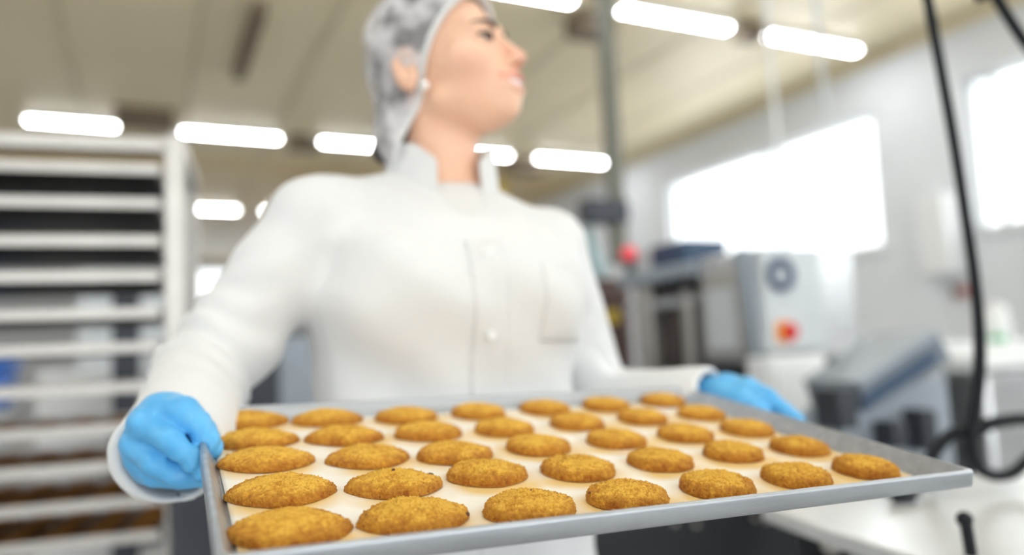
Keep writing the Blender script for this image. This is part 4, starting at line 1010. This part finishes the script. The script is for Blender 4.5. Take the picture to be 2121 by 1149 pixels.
# slanted slicer / conveyor
sl = thing('incline_conveyor', (2.0, 1.5, 0), 'grey inclined conveyor between the white cabinet and the black hose', 'conveyor')
SY = 1.36
A_, B_ = ony(1785, 800, SY), ony(1945, 690, SY); A2, B2 = ony(1800, 855, SY), ony(1975, 745, SY)
dv = (0, 0.18, 0)
MB().prism([A_, B_, B2, A2], dv).build('belt_frame', MT['mid_grey'], sl, bevel=0.006)
up_ = np.array([-0.006, 0, 0.012]); MB().prism([A_ + up_, B_ + up_, B_, A_], dv).build('belt', MT['grey_paint'], sl)
c1 = ony(1792, 835, SY - 0.012); c2 = ony(1940, 738, SY - 0.012); q = np.array([0.006, 0, 0.014])
MB().prism([c1 + q, c2 + q, c2 - q, c1 - q], (0, 0.012, 0)).build('side_stripe', MT['navy'], sl)
z0 = ony(1840, 1020, SY)[2]
b0, b1, b2, b3 = ony(1745, 850, SY + 0.03), ony(1960, 770, SY + 0.03), ony(1985, 1000, SY + 0.03), ony(1745, 1000, SY + 0.03)
MB().prism([b0, b1, b2, b3], (0, 0.13, 0)).build('side_panel', MT['grey_paint'], sl, bevel=0.006)
for (px0, px1, py0, py1) in ((1716, 1760, 805, 885), (1828, 1862, 872, 925), (1890, 1926, 848, 930)):
    e0, e1 = ony(px0, py0, SY), ony(px1, py1, SY)
    MB().box((e0[0], SY - 0.03, e1[2]), (e1[0], SY + 0.05, e0[2])).build('motor_box', MT['dark_steel'], sl, bevel=0.006)
for (px) in (1760, 1960):
    for dy in (0.03, 0.12):
        e = ony(px, 980, SY); MB().box((e[0] - 0.02, SY + dy, 0), (e[0] + 0.02, SY + dy + 0.03, e[2] + 0.03)).build('leg', MT['steel'], sl)
# far white-topped table along the right wall with things on it
TY0, TY1 = 2.3, 3.0
e0, e1 = ony(1700, 735, 2.55), ony(2200, 735, 2.55); zt4 = ony(1990, 712, 2.3)[2]
tb_ = thing('packing_table', ((e0[0] + e1[0]) / 2, 2.6, 0), 'long white-topped table behind the inclined conveyor', 'table')
xx0, xx1 = ony(1730, 720, 2.4)[0], 4.2
MB().box((xx0, TY0, zt4 - 0.04), (xx1, TY1, zt4)).build('tabletop', MT['white'], tb_, bevel=0.006)
for (x, y) in ((xx0 + 0.06, TY0 + 0.06), (xx1 - 0.06, TY0 + 0.06), (xx0 + 0.06, TY1 - 0.06), (xx1 - 0.06, TY1 - 0.06)): MB().box((x - 0.025, y - 0.025, 0), (x + 0.025, y + 0.025, zt4 - 0.04)).build('leg', MT['steel'], tb_)
MB().box((xx0 + 0.04, TY0 + 0.05, 0.3), (xx1 - 0.04, TY1 - 0.05, 0.33)).build('undershelf', MT['steel'], tb_)
def bagthing(name, cat, lab, px, py, w_, h_, material, y=2.5):
    g = ony(px, py, y); r_ = w_ / 2
    return tag(MB().tube([(g[0], y, zt4), (g[0], y, zt4 + h_ * 0.05), (g[0], y, zt4 + h_ * 0.5), (g[0] + 0.01, y, zt4 + h_ * 0.85), (g[0], y, zt4 + h_)], [r_ * 0.9, r_, r_ * 0.96, r_ * 0.7, r_ * 0.25], 24).build(name, material, origin=(g[0], y, zt4)), lab, cat)
bagthing('white_sack', 'sack', 'round white sack on the far table right of the control box', 1722, 700, 0.13, 0.13, MT['white'], 2.42)
bagthing('flour_sack', 'sack', 'white rounded sack on the far table just right of the black hose', 2062, 660, 0.13, 0.19, MT['white'], 2.48)
g = ony(2062, 690, 2.40); tag(MB().cyl((g[0], 2.39, zt4), (g[0], 2.39, zt4 + 0.03), 0.035, n=24).build('green_lid', MT['green'], origin=(g[0], 2.39, zt4)), 'small green lid in front of the flour sack', 'lid')
g = ony(1772, 740, 2.36); tag(MB().box((g[0] - 0.05, 2.33, zt4), (g[0] + 0.05, 2.41, zt4 + 0.035)).build('teal_box', mat('dark_teal', (0.10, 0.30, 0.32), 0.4), bevel=0.006, origin=(g[0], 2.37, zt4)), 'small dark teal box on the far table', 'box')
g = onx(1996, 604, XW); fe = thing('fire_alarm', (XW, g[1], g[2]), 'small red fire alarm on the right wall behind the hose', 'fire alarm')
MB().box((XW - 0.08, g[1] - 0.05, g[2] - 0.05), (XW, g[1] + 0.05, g[2] + 0.05)).build('housing', mat('dull_red', (0.42, 0.12, 0.09), 0.5), fe, bevel=0.01)
MB().cyl((XW - 0.10, g[1], g[2]), (XW - 0.08, g[1], g[2]), 0.04, n=20).build('button', MT['brown'], fe)
# steel box under a sheet (right edge)
p0, p1 = ony(2040, 768, 1.65), ony(2200, 768, 1.65); zb5 = p0[2]
sx = thing('steel_mixer', ((p0[0] + p1[0]) / 2, 1.9, 0), 'brushed steel box with a bright top at the right edge', 'machine')
MB().box((p0[0], 1.65, 0.1), (p1[0] + 0.3, 2.1, zb5)).build('body', MT['steel'], sx, bevel=0.02)
MB().box((p0[0] - 0.06, 1.62, zb5), (p1[0] + 0.3, 2.12, zb5 + 0.05)).build('lid', MT['white'], sx, bevel=0.01)
MB().box((p0[0] + 0.05, 1.7, 0), (p1[0] + 0.2, 2.05, 0.1)).build('base', MT['dark_steel'], sx)
# foreground machine table at the bottom right
TZ = 0.86
a0, a1, a2 = onz(1560, 1050, TZ), onz(1720, 1092, TZ), onz(1905, 1155, TZ)
c0 = onz(1950, 985, TZ); 
wt = thing('work_table', (1.15, 0.9, 0), 'white work table in the lower right corner', 'table')
poly = [onz(1575, 1045, TZ), onz(1725, 1098, TZ), onz(1905, 1155, TZ), onz(2250, 1290, TZ), onz(2900, 1250, TZ), onz(2500, 960, TZ), onz(2121, 965, TZ)]
MB().prism([p_ - [0, 0, 0.025] for p_ in poly], (0, 0, 0.025)).build('tabletop', mat('white_table_steel', (0.78, 0.79, 0.78), 0.25, 0.2, noise_amt=0.06), wt, bevel=0.004)
for q in (poly[0], poly[3], poly[5], poly[4]):
    cc_ = np.mean(poly, 0); q = q + (cc_ - q) * 0.25
    MB().box((q[0] - 0.02, q[1] - 0.02, 0), (q[0] + 0.02, q[1] + 0.02, TZ - 0.025)).build('leg', MT['charcoal'], wt)
s1, s2 = onz(1700, 1045, TZ + 0.001), onz(2121, 1010, TZ + 0.001)
g = onz(1872, 1040, TZ)
kn = thing('toggle_clamp', tuple(g), 'small black clamp lying on the white work table below the tray corner', 'clamp')
MB().cyl((g[0], g[1], TZ), (g[0], g[1], TZ + 0.008), 0.018, n=20).build('collar', MT['dark_steel'], kn)
MB().box((g[0] - 0.028, g[1] - 0.014, TZ + 0.008), (g[0] + 0.028, g[1] + 0.014, TZ + 0.022)).build('grip', MT['black'], kn, bevel=0.005)
g = onz(2012, 1150, TZ); lv_ = thing('black_lever', tuple(g), 'upright black lever on the work table at the bottom edge', 'lever')
MB().cyl((g[0], g[1], TZ), (g[0] - 0.004, g[1], TZ + 0.035), 0.007, n=16).build('stem', MT['black'], lv_)
MB().ball((g[0] - 0.006, g[1], TZ + 0.042), 0.0095).build('knob', MT['black'], lv_)
# dark machine under the tray
DY = 1.62
p0, p1 = ony(1205, 1100, DY), ony(1725, 1100, DY)
zt6 = ony(1500, 1048, DY)[2]
dm = thing('machine_base', ((p0[0] + p1[0]) / 2, 1.75, 0), 'dark grey machine body seen below the tray', 'machine')
MB().box((p0[0], DY, 0.08), (p1[0] + 0.05, DY + 0.15, zt6)).build('body', MT['charcoal'], dm, bevel=0.02)
MB().box((p0[0] + 0.05, DY + 0.05, 0), (p1[0], DY + 0.13, 0.08)).build('base', MT['black'], dm)
for (px, py) in ((1395, 1082), (1440, 1085), (1562, 1072), (1585, 1078)):
    g = ony(px, py, DY); MB().ball((g[0], DY - 0.004, g[2]), 0.007).build('bolt', MT['steel_light'], dm)
p0 = at(1722, 1118, 1.20)
ck = thing('clamp_unit', (p0[0], p0[1], 0), 'black clamp unit with chrome knobs at the corner of the work table', 'clamp')
MB().box((p0[0] - 0.03, p0[1] - 0.03, 0.10), (p0[0] + 0.012, p0[1] + 0.02, min(p0[2] + 0.02, TZ - 0.03))).build('body', MT['black'], ck, bevel=0.01)
MB().box((p0[0] - 0.06, p0[1] - 0.06, 0), (p0[0] + 0.05, p0[1] + 0.06, 0.10)).build('base', MT['black'], ck, bevel=0.01)
for (px, py) in ((1722, 1128), (1780, 1138), (1850, 1146)):
    g = at(px, py, 1.16); MB().ball(g, 0.016).build('chrome_knob', MT['steel_light'], ck)
MB().cyl(at(1722, 1128, 1.165), at(1850, 1146, 1.165), 0.007, n=12).build('spindle', MT['dark_steel'], ck)

# =================================================================== BLACK HOSES (hang from the ceiling, 1.3 m away)
H = 1.25
top = at(1905, -80, H); tdir = (at(1905, -80, H) - at(1935, 60, H)); tdir /= np.linalg.norm(tdir); tt = (ZC - top[2]) / tdir[2]
pts = [top + tdir * tt, top + tdir * tt * 0.5, top, at(1925, 20, H), at(1950, 150, H), at(1977, 300, H), at(1999, 440, H), at(2018, 570, H), at(2028, 680, H), at(2028, 780, H), at(2016, 880, H), at(2014, 935, H),
       at(2030, 970, H), at(2065, 985, H + 0.01), at(2105, 975, H + 0.02), at(2150, 930, H + 0.03), at(2200, 900, H + 0.05), np.array([*at(2260, 900, 1.3)[:2], TZ + 0.02])]
rad = [0.0085] * 200
pp = smooth_path(pts, 10)
hz = MB().tube(pp, np.interp(np.linspace(0, 1, len(pp)), [0, 0.4, 0.6, 1], [0.0075, 0.0085, 0.0105, 0.009]), 14)
tag(hz.build('air_hose', MT['black'], origin=tuple(pp[0])), 'long black hose hanging down the right side and curling at its end', 'hose')
pts = [at(1925, 965, H + 0.02), at(1940, 930, H + 0.02), at(1975, 897, H + 0.02), at(2020, 893, H + 0.02), at(2050, 878, H + 0.02), at(2090, 870, H + 0.03), at(2130, 868, H + 0.04), at(2190, 880, H + 0.05), np.array([*at(2260, 930, 1.36)[:2], TZ + 0.01])]
pts = [np.array([*at(1922, 1005, H + 0.03)[:2], TZ + 0.012])] + pts
tag(MB().tube(smooth_path(pts, 10), 0.0105, 14).build('air_hose', MT['black'], origin=tuple(pts[0])), 'thick black hose arching across the bottom right behind the hanging one', 'hose')
top = at(2055, -20, H); td = top - at(2080, 30, H); td /= np.linalg.norm(td); tt = (ZC - top[2]) / td[2]
pts = [np.array([*at(1990, -150, H)[:2], ZC]), np.array([*at(1995, -150, H)[:2], 2.6]), at(2010, -110, H), at(2052, -26, H), at(2121, 84, H), at(2200, 180, H), at(2290, 330, H), at(2330, 600, H), np.array([*at(2300, 900, 1.42)[:2], TZ + 0.01])]
tag(MB().tube(smooth_path(pts, 10), 0.0085, 14).build('air_hose', MT['black'], origin=tuple(pts[0])), 'short piece of black hose crossing the top right corner', 'hose')
